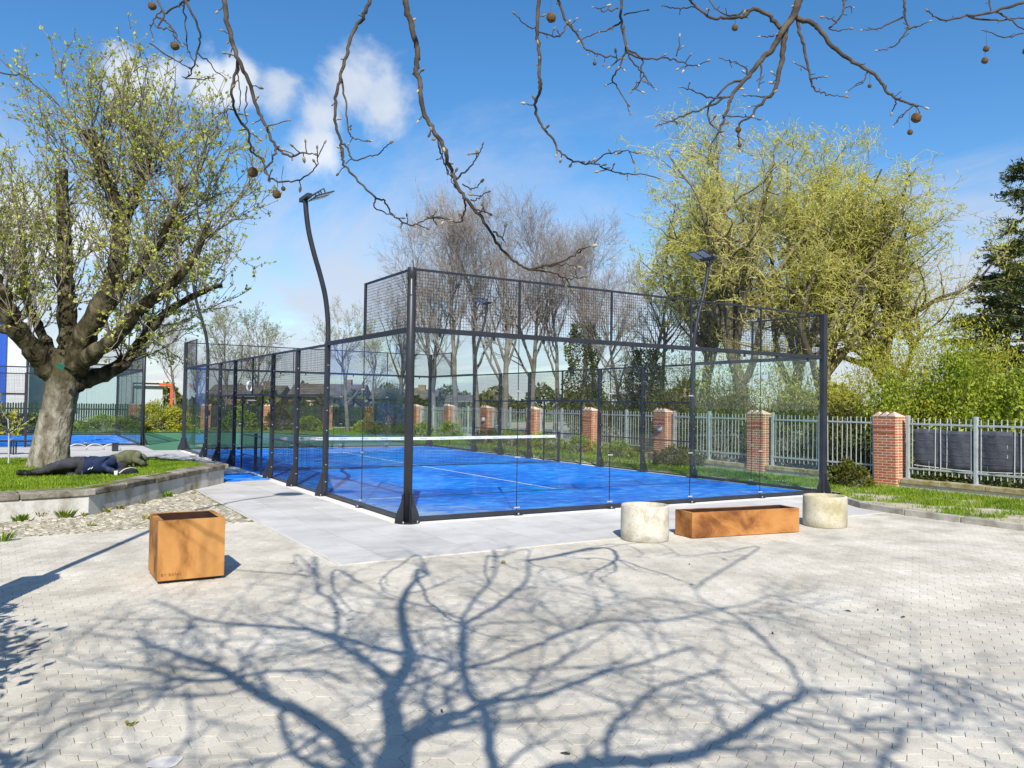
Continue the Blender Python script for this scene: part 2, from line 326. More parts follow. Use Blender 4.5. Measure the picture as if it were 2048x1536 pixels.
M['twigW'] = mat('willow twigs', [(.36, .33, .10), (.50, .46, .18)], 2, 4, .9)
M['sawn'] = mat('sawn wood', [(.35, .29, .20), (.46, .40, .30)], 8, 6, .9)
M['leafL'] = mat('young maple leaf', [(.36, .39, .05), (.50, .53, .10), (.60, .62, .19)], 2, 4, .55, var=.3, transl=.5, spec=.35)
M['leafW'] = mat('willow leaf', [(.50, .51, .05), (.64, .64, .10), (.70, .70, .20)], .6, 4, .6, var=.22, transl=.5)
M['leafB'] = mat('birch spring leaf', [(.26, .30, .07), (.40, .43, .14)], .8, 4, .6, var=.3, transl=.4)
M['leafH'] = mat('hedge leaf', [(.14, .21, .014), (.25, .33, .022), (.36, .42, .04)], .9, 4, .5, var=.35, transl=.35, spec=.4)
M['leafY'] = mat('yellow green leaf', [(.30, .32, .03), (.46, .45, .05)], .8, 4, .6, var=.3, transl=.35)
M['leafD'] = mat('dark evergreen leaf', [(.025, .05, .010), (.06, .095, .02)], 1.2, 4, .5, var=.35, transl=.15)
M['leafI'] = mat('ivy leaf', [(.06, .075, .012), (.15, .15, .02)], .9, 4, .45, var=.35, transl=.2)
M['bud'] = mat('pale bud', [(.20, .15, .09), (.42, .37, .25)], 40, 3, .6, ovar=.5)
M['ball'] = mat('plane seed ball', [(.07, .045, .02), (.17, .11, .05)], 60, 6, .95, 1.0, 120, bdist=.01)

# ------------------------------------------------------------------ the ground
flat('ground', [(-1500, -1500), (1500, -1500), (1500, 1500), (-1500, 1500)], -.05, M['grassground'])
KERB = [(10.35, -.25), (9.15, -1.05), (8.55, -1.95), (8.32, -3.0), (8.34, -5.0), (8.5, -8.0), (9.0, -12.0), (9.5, -18.0)]
WALL = [(-16, .75), (-8.0, 2.22), (-4.23, 2.95), (-1.22, 7.40), (-1.62, 9.1), (-2.3, 10.3), (-3.6, 11.0), (-8.0, 11.3), (-16, 11.3)]
plaza = flat('plaza_paving', [(-60, -60), (9.9, -60)] + KERB[::-1] + [(-60, -.25)], -.010, M['plaza'])
flat('plaza_bed', [(-60, -.25), (-.3, -.25), (-.3, 20.3), (-60, 20.3)], -.012, M['plaza'])
flat('verge_soil', KERB + [(9.6, -40), (60, -40), (60, 60), (10.3, 60), (10.3, 1)], .025, M['soil'])
flat('sports_floor', [(-1.0, 20.25), (10.3, 20.25), (10.3, 28), (7, 36.8), (-26, 36.8), (-26, 33.7), (-1.0, 33.7)], -.004, M['green'])
flat('court_foundation', [(-.25, -.25), (10.25, -.25), (10.25, 20.25), (-.25, 20.25)], .002, M['mortar'])
flat('concrete_path', [(-30, 11.6), (-.25, 11.6), (-.25, 20.25), (-.95, 20.4), (-.95, 23.45), (-30, 23.45)], -.006, M['slab'])

# hexagonal pavers: the largest in view are objects, the rest one part
HEXW = .172
hx = HEXW / 2; hrow = HEXW * math.sqrt(3) / 2
def hexproto(r, z=0.0):
    a = np.radians(np.arange(6) * 60)
    o = np.c_[np.cos(a) * (r - .0022), np.sin(a) * (r - .0022)]; i = np.c_[np.cos(a) * (r - .0038), np.sin(a) * (r - .0038)]
    V = np.concatenate([np.c_[o, np.full(6, -.012)], np.c_[o, np.full(6, -.0012)], np.c_[i, np.zeros(6)]])
    q = [(k, (k + 1) % 6, 6 + (k + 1) % 6, 6 + k) for k in range(6)] + [(6 + k, 6 + (k + 1) % 6, 12 + (k + 1) % 6, 12 + k) for k in range(6)] + [(12, 13, 14, 15), (12, 15, 16, 17)]
    return V, np.array(q)
hang = -0.50
ii, jj = np.meshgrid(np.arange(-110, 111), np.arange(-110, 111))
hxx = (ii * 1.5 * hx).ravel(); hyy = ((jj + (ii % 2) * .5) * hrow).ravel()
ca, sa = math.cos(hang), math.sin(hang)
HX = -1.5 + hxx * ca - hyy * sa; HY = -5.5 + hxx * sa + hyy * ca
d3 = np.stack([HX, HY, np.zeros_like(HX)], -1) - CAM
depth = d3 @ FW; side = np.abs(d3 @ RT) / np.maximum(depth, .1)
keep = (depth > 2.6) & (depth < 18) & (side < .74) & inpoly(HX, HY, [(-60, -60), (9.9, -60)] + KERB[::-1] + [(8.2, -2.60), (-1.98, -2.60), (-1.98, 1.08), (-60, 1.08)])
keep &= HX < 8.4
HX, HY, depth, side = HX[keep], HY[keep], depth[keep], side[keep]
hz = rng.normal(0, .0010, len(HX)) - .002
htx = rng.normal(0, .008, (len(HX), 2))
shown = (depth > 3.95) & (side < .66)
order = np.argsort(np.where(shown, depth, 99)); big = order[:300]; rest = order[300:]
PV, PQ = hexproto(hx)
c2, s2 = math.cos(hang), math.sin(hang)
PVr = np.c_[PV[:, 0] * c2 - PV[:, 1] * s2, PV[:, 0] * s2 + PV[:, 1] * c2, PV[:, 2]]
pm = mesh_np('paver', PVr, PQ); pm.materials.append(M['paver'])
for k in big:
    o = bpy.data.objects.new('paver', pm); o.location = (HX[k], HY[k], hz[k]); o.rotation_euler = (htx[k, 0], htx[k, 1], 0); link(o, plaza)
V = PVr[None] + np.stack([HX[rest], HY[rest], hz[rest]], -1)[:, None]
V[:, :, 2] += htx[rest, 0][:, None] * PVr[None, :, 1] - htx[rest, 1][:, None] * PVr[None, :, 0]
Q = PQ[None] + (np.arange(len(rest)) * len(PV))[:, None, None]
o = ob('pavers', mesh_np('pavers', V.reshape(-1, 3), Q.reshape(-1, 4), var=np.repeat(rng.random(len(rest)), len(PQ))), M['paver'], plaza); o['kind'] = 'stuff'
zone = [(-60, -60), (9.0, -60), (9.0, -12), (8.5, -8), (8.3, -5), (8.28, -3), (8.25, -2.74), (-2.1, -2.74), (-2.1, 1.05), (-60, 1.05)]
o = flat('joint_sand', [tuple(p) for p in [(-60, -14), (9.2, -14), (8.5, -8), (8.3, -5), (8.26, -2.74), (-2.1, -2.74), (-2.1, 1.05), (-60, 1.05)]], -.0075, M['joint'], None, plaza); o['kind'] = 'stuff'

# grey slabs of the apron
apron = flat('slab_apron', [(-2.06, -2.66), (8.28, -2.66), (8.5, -1.9), (9.1, -1.0), (10.2, -.25), (-.25, -.25), (-.25, 12), (-1.2, 12), (-1.2, 7.3), (-2.06, 6.2)], -.0068, M['slab'])
aplist = [(-2.0, -2.62), (8.26, -2.62), (8.5, -1.95), (9.1, -1.05), (10.1, -.26), (-.26, -.26), (-.26, 12), (-1.2, 12), (-1.2, 7.2), (-2.0, 6.1)]
ap = np.array(aplist)
sl = .59
smeshes = {}
def slab_mesh(wd, dp):
    k = (round(wd, 3), round(dp, 3))
    if k not in smeshes:
        me = MB().box(-wd / 2, wd / 2, -dp / 2, dp / 2, -.03, 0).mesh('slab'); me.materials.append(M['slab']); smeshes[k] = me
    return smeshes[k]
row = 0
y = -2.62
while y < 11.9:
    off = -(row % 2) * sl / 2; x = -2.0 + off
    while x < 10.2:
        x0, x1 = max(x, -2.0), min(x + sl, 10.2); xm = (x0 + x1) / 2; ym = y + sl / 2
        if x1 - x0 > .12:
            ok = (y + sl < -.2 or x1 < -.2) and inpoly(np.array([xm, x0 + .05, x1 - .05, x0 + .05, x1 - .05]), np.array([ym, y + .05, y + .05, y + sl - .05, y + sl - .05]), aplist).all()
            if ok:
                o = bpy.data.objects.new('slab', slab_mesh(x1 - x0 - .006, sl - .006)); o.location = (xm, ym, .005 + random.gauss(0, .0008)); link(o, apron)
        x += sl
    y += sl
MB().box(-2.06, 8.25, -2.67, -2.625, -.02, .009).box(-2.065, -2.005, -2.62, 1.1, -.02, .009).build('edging', M['edging'], apron)

# granite setts between the plaza and the raised bed
cob = flat('cobble_strip', [(-14, 1.10), (-2.06, 1.10), (-2.06, 6.2), (-4.2, 2.98), (-14, 1.2)], -.0085, M['mossjoint'])
pts = []
for iy in range(52):
    yy = 1.14 + iy * .105
    for ix in range(115):
        xx = -12 + ix * .105 + (iy % 2) * .05
        pts.append((xx + random.gauss(0, .008), yy + random.gauss(0, .008)))
pts = np.array(pts); kk = inpoly(pts[:, 0], pts[:, 1], [(-12, 1.12), (-2.12, 1.12), (-2.12, 6.0), (-4.25, 2.86), (-8, 2.12), (-12, 1.4)]) & (pts[:, 0] > -7.5)
mb = MB()
for x, y in pts[kk]:
    a, b = random.uniform(.040, .050), random.uniform(.036, .048); h = random.uniform(.004, .016); th = random.uniform(-.25, .25); t = .6
    cc, ss = math.cos(th), math.sin(th)
    loc = [(-a, -b, -.02), (a, -b, -.02), (a, b, -.02), (-a, b, -.02), (-a * t, -b * t, h), (a * t, -b * t, h), (a * t, b * t, h), (-a * t, b * t, h)]
    mb.add([(x + p * cc - q * ss, y + p * ss + q * cc, r) for p, q, r in loc], BOXQ[1:], var=random.random())
o = mb.build('setts', M['cobble'], cob); o['kind'] = 'stuff'

# kerb of the verge, stone by stone
kb = empty('kerb'); kb['kind'] = 'structure'
kp = []
for (x0, y0), (x1, y1) in zip(KERB[1:-1], KERB[2:]):
    n = max(1, round(math.hypot(x1 - x0, y1 - y0) / .95))
    for i in range(n): kp.append((x0 + (x1 - x0) * i / n, y0 + (y1 - y0) * i / n))
for (x0, y0), (x1, y1) in zip(kp[:-1], kp[1:]):
    L = math.hypot(x1 - x0, y1 - y0); a = math.atan2(y1 - y0, x1 - x0)
    o = MB().box(0, L - .012, -.0, .12, -.04, .105 + random.gauss(0, .004)).build('kerb_stone', M['kerb'], kb, loc=(x0, y0, 0), rz=a, bevel=.012)

# ------------------------------------------------------------------ courts
def turf_mat(axis):
    m = bpy.data.materials.new('blue court turf'); m.use_nodes = True; t = m.node_tree; nn = t.nodes; ll = t.links; b = nn['Principled BSDF']
    b.inputs['Roughness'].default_value = .9; b.inputs['Specular IOR Level'].default_value = .15
    co = nn.new('ShaderNodeTexCoord')
    def nz(sc, st, det=6, dist=0.0):
        mp = nn.new('ShaderNodeMapping'); mp.inputs['Scale'].default_value = st; ll.new(co.outputs['Object'], mp.inputs[0])
        n = nn.new('ShaderNodeTexNoise'); n.inputs['Scale'].default_value = sc; n.inputs['Detail'].default_value = det; n.inputs['Distortion'].default_value = dist; n.inputs['Roughness'].default_value = .62; ll.new(mp.outputs[0], n.inputs['Vector']); return n.outputs[0]
    def mr(v, a, bb, c=0.0, d=1.0):
        n = nn.new('ShaderNodeMapRange'); n.inputs[1].default_value = a; n.inputs[2].default_value = bb; n.inputs[3].default_value = c; n.inputs[4].default_value = d; ll.new(v, n.inputs[0]); return n.outputs[0]
    def ma(op, a, bb):
        n = nn.new('ShaderNodeMath'); n.operation = op
        for i, v in enumerate((a, bb)):
            if isinstance(v, (int, float)): n.inputs[i].default_value = v
            else: ll.new(v, n.inputs[i])
        return n.outputs[0]
    rp = nn.new('ShaderNodeValToRGB'); rp.color_ramp.elements[0].position = .36; rp.color_ramp.elements[1].position = .66
    rp.color_ramp.elements[0].color = (.002, .10, .50, 1); rp.color_ramp.elements[1].color = (.004, .20, .78, 1); ll.new(nz(.5, (1, 1, 1), 5), rp.inputs[0])
    # brushed pile: paler flecks of sand worked into it
    fl = mr(ma('ADD', ma('MULTIPLY', nz(3.4, (.7, 1.2, 1), 10, .4), .75), ma('MULTIPLY', nz(.45, (1, 1, 1), 3), .30)), .50, .64, 0, .62)
    m0 = nn.new('ShaderNodeMix'); m0.data_type = 'RGBA'; ll.new(fl, m0.inputs[0]); ll.new(rp.outputs[0], m0.inputs[6]); m0.inputs[7].default_value = (.07, .40, .86, 1)
    # drifted quartz sand lies along the end walls, deepest in the corner
    sp = nn.new('ShaderNodeSeparateXYZ'); ll.new(co.outputs['Object'], sp.inputs[0])
    e1 = mr(sp.outputs[1], 0.0, 3.2, .20, -.10); e2 = mr(sp.outputs[1], 20.0, 17.0, .10, 0.0); e3 = mr(sp.outputs[0], 0.0, 3.0, .24, 0.0)
    edge = ma('ADD', ma('ADD', e1, e2), e3)
    sand = mr(ma('ADD', ma('ADD', ma('MULTIPLY', nz(2.6, (.8, 1.3, 1), 9, .6), .6), ma('MULTIPLY', nz(.6, (1, 1, 1), 4), .4)), edge), .66, .92, 0, .85)
    mx = nn.new('ShaderNodeMix'); mx.data_type = 'RGBA'; ll.new(sand, mx.inputs[0]); ll.new(m0.outputs[2], mx.inputs[6]); mx.inputs[7].default_value = (.44, .52, .58, 1)
    ll.new(mx.outputs[2], b.inputs['Base Color'])
    bp = nn.new('ShaderNodeBump'); bp.inputs['Strength'].default_value = .5; bp.inputs['Distance'].default_value = .01; ll.new(nz(90, (1, 1, 1)), bp.inputs['Height']); ll.new(bp.outputs[0], b.inputs['Normal'])
    return m
M['turf'] = turf_mat(0)

def wire_panel(name, parent, p0, ax, L, z0, z1, pitch=.05, th=.0042, mat_=None):
    """welded wire mesh in the vertical plane through p0 along unit axis ax"""
    ax = np.array([ax[0], ax[1], 0.0]); nrm = np.array([-ax[1], ax[0], 0]); p0 = np.array([p0[0], p0[1], 0.0]); mb = MB()
    def rod(a, b): 
        t = norm(b - a); u = nrm; v = np.cross(t, u); V = []
        for e in (a, b):
            for cu, cv in ((-.5, -.5), (.5, -.5), (.5, .5), (-.5, .5)): V.append(e + u * th * cu + v * th * cv)
        mb.add(V, BOXQ[2:])
    n = int(round(L / pitch))
    for i in range(1, n): rod(p0 + ax * (i * L / n) + [0, 0, z0], p0 + ax * (i * L / n) + [0, 0, z1])
    m = int(round((z1 - z0) / pitch))
    for j in range(1, m): rod(p0 + [0, 0, z0 + (z1 - z0) * j / m], p0 + ax * L + [0, 0, z0 + (z1 - z0) * j / m])
    o = mb.build(name, mat_ or M['wire'], parent); o['kind'] = 'stuff'; return o

def build_court(loc, rz, label, side_floodlights):
    C = empty('court_enclosure', loc, rz); tag(C, label, 'court enclosure')
    def gusset(parent, x, y, nx, ny, wid=.012):
        # curved stiffener plate running out from the foot along (nx, ny)
        prof = [(0, 0), (.16, 0), (.155, .07), (.13, .16), (.085, .25), (.055, .34), (.045, .44), (0, .44)]
        mb = MB(); t = np.array([-ny, nx]) * wid / 2
        A = [(x + nx * d + t[0], y + ny * d + t[1], z + .01) for d, z in prof]; B = [(x + nx * d - t[0], y + ny * d - t[1], z + .01) for d, z in prof]; n = len(prof)
        q = [(i, (i + 1) % n, n + (i + 1) % n, n + i) for i in range(n)]
        tr = [(0, i + 1, i) for i in range(1, n - 1)] + [(n, n + i, n + i + 1) for i in range(1, n - 1)]
        mb.add(A + B, q, tr); return mb.build('gusset', M['metal'], parent)
    def bolts(parent, pts, r=.011, h=.028):
        mb = MB()
        for p in pts: mb.tube([p, (p[0], p[1], p[2] + h)], r, 6)
        o_ = mb.build('bolts', M['bolt'], parent); o_['kind'] = 'stuff'; return o_
    # corner posts
    for cx_, cy_ in ((0, 0), (10, 0), (0, 20), (10, 20)):
        sx_ = -1 if cx_ == 0 else 1; sy_ = -1 if cy_ == 0 else 1; fx, fy = cx_ + sx_ * .02, cy_ + sy_ * .02
        if cx_ == 0 and cy_ == 0:
            p = MB().lathe([(0, 0), (.070, 0), (.070, 3.60), (.066, 3.605), (.066, 3.80), (.0705, 3.805), (.0705, 3.99), (.066, 4.0), (0, 4.0)], 24, (fx, fy, 0)).build('corner_post', M['metal'], C, smooth=False)
            for f in p.data.polygons: f.use_smooth = abs(f.normal.z) < .5
            MB().lathe([(0, 0), (.20, 0), (.20, .012), (0, .012)], 24, (fx, fy, .004)).build('base_plate', M['metal'], p)
            MB().box(-.034, .034, -.0705, -.058, 3.55, 3.83).build('slot', M['wire'], p, loc=(fx, fy, 0), rz=-.42)
            MB().box(-.010, .004, -.0735, -.0708, 3.57, 3.81).build('slot_strip', M['galv'], p, loc=(fx, fy, 0), rz=-.42)
        else:
            p = MB().box(fx - .06, fx + .06, fy - .06, fy + .06, 0, 4.0).build('corner_post', M['metal'], C, bevel=.008)
            MB().box(fx - .17, fx + .17, fy - .17, fy + .17, .003, .015).build('base_plate', M['metal'], p)
        gusset(p, fx + sx_ * .05, fy, sx_, 0); gusset(p, fx, fy + sy_ * .05, 0, sy_); gusset(p, fx - sx_ * .05, fy, -sx_, 0); 
        bolts(p, [(fx + a, fy + b, .015) for a, b in ((.12, .12), (-.12, .12), (.12, -.12), (-.12, -.12))])
    # end walls
    for yy, so in ((0, -1), (20, 1)):
        MB().box(.06, 9.94, yy - .03, yy + .03, .02, .085).build('bottom_rail', M['metal'], C, bevel=.004)
        MB().box(.05, 9.95, yy - .035, yy + .035, 2.99, 3.07).build('middle_rail', M['metal'], C, bevel=.006)
        MB().box(.05, 9.95, yy - .018, yy + .018, 3.965, 4.0).build('top_rail', M['metal'], C, bevel=.004)
        for k in range(5):
            MB().box(k * 2 + .012 + (.05 if k == 0 else 0), k * 2 + 1.988 - (.05 if k == 4 else 0), yy - .006, yy + .006, .085, 2.985).build('glass_pane', M['glass'], C)
            wire_panel('mesh_panel', C, (k * 2 + .02, yy), (1, 0), 1.96, 3.07, 3.965)
            if k:
                u = MB().box(k * 2 - .018, k * 2 + .018, yy - .016, yy + .016, 3.07, 3.965).build('mesh_upright', M['metal'], C)
                MB().box(k * 2 - .004, k * 2 + .004, yy - .0065, yy + .0065, .085, 2.985).build('pane_seal', M['wire'], C)
                for z in (.13, 2.10, .98):
                    MB().box(k * 2 - .055, k * 2 + .055, yy - .022, yy - .008, z - .012, z + .012).build('pane_clamp', M['bolt'], C)
                bolts(C, [(k * 2, yy + so * .07, .004)], .014, .04)
                MB().box(k * 2 - .07, k * 2 + .07, yy - .09, yy + .09, .003, .018).build('rail_foot', M['metal'], C)
            for q_ in (.5, 1.5):
                MB().box(k * 2 + q_ - .02, k * 2 + q_ + .02, yy + so * .012 - .015, yy + so * .012 + .015, 2.93, 2.99).build('glass_hanger', M['metal'], C)
    # side walls
    for xx, so in ((0, -1), (10, 1)):
        for y0, y1 in ((0, 4), (16, 20)):
            MB().box(xx - .03, xx + .03, y0 + .06, y1 - .06, .02, .085).build('bottom_rail', M['metal'], C, bevel=.004)
            MB().box(xx - .035, xx + .035, y0 + .05, y1 - .05, 2.99, 3.07).build('middle_rail', M['metal'], C, bevel=.006)
            for k in range(2):
                a, b = y0 + k * 2 + .012, y0 + k * 2 + 1.988
                if a < .1: a += .05
                if b > 19.9: b -= .05
                MB().box(xx - .006, xx + .006, a, b, .085, 2.985).build('glass_pane', M['glass'], C)
            MB().box(xx - .0065, xx + .0065, y0 + 1.996, y0 + 2.004, .085, 2.985).build('pane_seal', M['wire'], C)
            for z in (.13, .98, 2.10): MB().box(xx - .022, xx - .008, y0 + 1.945, y0 + 2.055, z - .012, z + .012).build('pane_clamp', M['bolt'], C)
            MB().box(xx - .09, xx + .09, y0 + 1.93, y0 + 2.07, .003, .018).build('rail_foot', M['metal'], C)
            bolts(C, [(xx + so * .07, y0 + 2, .004)], .014, .04)
            a = 0 if y0 == 0 else 18
            MB().box(xx - .018, xx + .018, a + .05, a + 1.95, 3.965, 4.0).build('top_rail', M['metal'], C, bevel=.004)
            e = 2 if y0 == 0 else 18
            MB().box(xx - .02, xx + .02, e - .02, e + .02, 3.07, 4.0).build('mesh_upright', M['metal'], C)
            wire_panel('mesh_panel', C, (xx, a + .03), (0, 1), 1.94, 3.07, 3.965)
        for yy in (4, 6, 8, 12, 14, 16):
            fl = yy in (4, 16)
            p = MB().box(xx - .05, xx + .05, yy - .04, yy + .04, 0, 3.07 if fl else 3.02).build('side_post', M['metal'], C, bevel=.008)
            MB().box(xx - .14, xx + .14, yy - .09, yy + .09, .003, .014).build('base_plate', M['metal'], p)
            gusset(p, xx + so * .04, yy, so, 0)
            bolts(p, [(xx + so * .10, yy + .06, .014), (xx + so * .10, yy - .06, .014)])
            m = MB()
            for z in (.28, .62, 1.3, 1.7, 2.15, 2.6): m.box(xx - .012, xx + .012, yy - .048, yy - .040, z - .010, z + .010)
            m.build('post_bolts', M['bolt'], p)['kind'] = 'stuff'
        for a, b in ((4, 8), (12, 16), (8, 12)):
            MB().box(xx - .02, xx + .02, a + .04, b - .04, 2.985, 3.03).build('top_rail', M['metal'], C)
            if a != 8:
                MB().box(xx - .016, xx + .016, a + .04, b - .04, 1.98, 2.02).build('middle_rail', M['metal'], C)
                MB().box(xx - .014, xx + .014, a + .04, b - .04, .94, .97).build('lower_rail', M['metal'], C)
                MB().box(xx - .016, xx + .016, a + .04, b - .04, .03, .06).build('bottom_rail', M['metal'], C)
                for k in (0, 2): wire_panel('mesh_panel', C, (xx, a + k + .05), (0, 1), 1.90, .06, 2.98)
            else:
                MB().box(xx - .02, xx + .02, a + .04, b - .04, 1.99, 2.05).build('door_header', M['metal'], C)
                wire_panel('mesh_panel', C, (xx, 8.05), (0, 1), 3.9, 2.05, 2.98)
                MB().box(xx - .02, xx + .02, 9.97, 10.03, 2.05, 3.0).build('mesh_upright', M['metal'], C)
                for k in (8.95, 11.05): MB().box(xx - .022, xx + .022, k - .022, k + .022, 0, 1.99).build('door_post', M['metal'], C)
                wire_panel('mesh_panel', C, (xx, 9.0), (0, 1), 2.0, .06, 1.98)
                MB().box(xx - .014, xx + .014, 8.97, 11.03, .94, .97).build('lower_rail', M['metal'], C)
    return C
def floodlight(loc, rz, out, label, full=True):
    """curved mast: out = -1 bends to -x, lamps look the other way"""
    t = empty('floodlight_mast', loc, rz); tag(t, label, 'floodlight', 'curved floodlight masts of the courts')
    zs = [3.02, 3.1, 3.2, 3.3, 3.6, 4.0, 4.4, 4.8, 5.2, 5.55, 5.85]; of = [0, 0, 0, 0, .02, .08, .19, .32, .43, .49, .52]
    P = np.array([(out * (.115 + o_ - .115 * min(1, max(0, (z - 3.0) / .6)) if z > 3.0 else out * .10), 0, z) for z, o_ in zip(zs, of)])
    P[:, 0] = [out * o_ for o_ in of]
    from_ = catmull(P, 6)
    MB().tube(from_, .050, 12).build('mast', M['metal'], t, smooth=True)
    top = P[-1]
    MB().box(top[0] - .05, top[0] + .05, -.27, .27, 5.85, 5.93).build('crossbar', M['metal'], t, bevel=.006)
    for s in (-.16, .16):
        h = empty('lamp_head', (top[0] - out * .05, s, 5.86), 0, t)
        h.rotation_euler = (0, out * R(22), 0)
        x0, x1 = (.10, .48) if out < 0 else (-.48, -.10)
        MB().box(x0, x1, -.13, .13, -.008, .014).build('housing', M['metal'], h, bevel=.006)
        MB().box(x0 + .025, x1 - .025, -.112, .112, -.011, -.0085).build('lens', M['lens'], h)
        m = MB()
        for q_ in (-.10, .10): m.bar((0, q_, .03), ((x0 + x1) / 2, q_, .10), .02, .02).bar(((x0 + x1) / 2, q_, .10), ((x0 + x1) / 2, q_, .02), .02, .02)
        m.build('bracket', M['metal'], h)
    return t
def catmull(P, n=6):
    P = np.asarray(P, float); Q = np.concatenate([[2 * P[0] - P[1]], P, [2 * P[-1] - P[-2]]]); out = []
    for i in range(len(P) - 1):
        a, b, c, d = Q[i:i + 4]
        for t in np.linspace(0, 1, n, endpoint=False):
            out.append(.5 * (2 * b + (c - a) * t + (2 * a - 5 * b + 4 * c - d) * t * t + (3 * b - a - 3 * c + d) * t ** 3))
    out.append(P[-1]); return np.array(out)
def rect(name, x0, x1, y0, y1, z, m, parent):
    return MB().add([(x0, y0, z), (x1, y0, z), (x1, y1, z), (x0, y1, z)], [(0, 1, 2, 3)]).build(name, m, parent)
def court_floor(loc, rz):
    t = MB().add([(.0, .0, 0), (10, 0, 0), (10, 20, 0), (0, 20, 0)], [(0, 1, 2, 3)]).build('court_turf', M['turf'], loc=loc, rz=rz); t['kind'] = 'structure'
    z = .004
    rect('court_line', .0, 10, 3.03, 3.08, z, M['line'], t); rect('court_line', 0, 10, 16.92, 16.97, z, M['line'], t); rect('court_line', 4.975, 5.025, 3.08, 16.92, z, M['line'], t)
    return t
def net(loc, rz, label):
    t = empty('court_net', loc, rz); tag(t, label, 'net')
    zt = lambda x: .90 - .035 * (1 - abs(x - 5) / 5)
    xs = np.linspace(.25, 9.75, 40); mb = MB()
    for s0, s1 in zip(xs[:-1], xs[1:]):
        mb.add([(s0, -.006, zt(s0) - .085), (s1, -.006, zt(s1) - .085), (s1, .006, zt(s1) - .085), (s0, .006, zt(s0) - .085), (s0, -.006, zt(s0)), (s1, -.006, zt(s1)), (s1, .006, zt(s1)), (s0, .006, zt(s0))], BOXQ)
    band = mb.build('net_band', M['white'], t)
    m2 = MB()
    for x in np.arange(.55, 9.5, .62):                    # small grey slanted print along the tape
        zc = zt(x) - .042
        for k, wq in enumerate((.018, .014, .018, .012, .018, .014, .018)):
            xa = x + k * .030
            m2.add([(xa, -.0075, zc - .016), (xa + wq, -.0075, zc - .016), (xa + wq + .008, -.0075, zc + .012), (xa + .008, -.0075, zc + .012)], [(0, 1, 2, 3)])
    m2.build('print', M['ink'], band)['kind'] = 'stuff'
    mb = MB(); th = .004
    for x in np.arange(.27, 9.75, .045): mb.box(x - th / 2, x + th / 2, -th / 2, th / 2, .02, zt(x) - .08)
    for z in np.arange(.03, .80, .045):
        mb.box(.25, 9.75, -th / 2, th / 2, z - th / 2, z + th / 2)
    o = mb.build('net_mesh', M['net'], t); o['kind'] = 'stuff'
    MB().box(.25, 9.75, -.01, .01, .012, .03).build('net_cord', M['net'], t)
    for x in (.12, 9.88):
        MB().box(x - .035, x + .035, -.035, .035, 0, 1.0).build('net_post', M['metal'], t, bevel=.006)
    return t
court_floor((0, 0, .006), 0)
build_court((0, 0, 0), 0, 'black framed glass and mesh enclosure around the near blue court', True)
net((0, 10, .006), 0, 'white topped net across the near blue court')
floodlight((0, 4, 0), 0, -1, 'curved black floodlight mast on the near left side of the near court')
floodlight((10, 4, 0), 0, 1, 'curved black floodlight mast on the right of the near court before the willow')
floodlight((0, 16, 0), 0, -1, 'curved black floodlight mast at the far left end of the near court')
floodlight((10, 16, 0), 0, 1, 'curved black floodlight mast at the far right end of the near court')
C2 = (-1.0, 23.7)
flat('court_foundation', [(-21.2, 23.45), (-.75, 23.45), (-.75, 33.95), (-21.2, 33.95)], .002, M['mortar'])
court_floor((C2[0], C2[1], .006), math.pi / 2)
build_court((C2[0], C2[1], 0), math.pi / 2, 'black framed court enclosure behind the big leafing tree on the left', False)
net((C2[0] - 10, C2[1], .006), math.pi / 2, 'net of the court behind the big leafing tree')
floodlight((C2[0] - 4, C2[1], 0), math.pi / 2, -1, 'floodlight mast of the left court behind the big tree crown')

# entrance mat and white ring
mt = MB().box(-1.15, -.12, 7.55, 9.6, .003, .013).build('entrance_mat', M['turf']); tag(mt, 'blue turf mat on the slabs at the court door', 'mat')
rg = MB(); a = np.linspace(0, 2 * np.pi, 25)
rg.tube(np.c_[np.full(25, 0), .13 * np.cos(a), .13 * np.sin(a)], .028, 8, cap=False)
o = rg.build('ring', M['white'], loc=(-.09, 9.93, 2.24), rz=-.75, smooth=True); tag(o, 'white ring hanging on the mesh above the court door', 'ring')

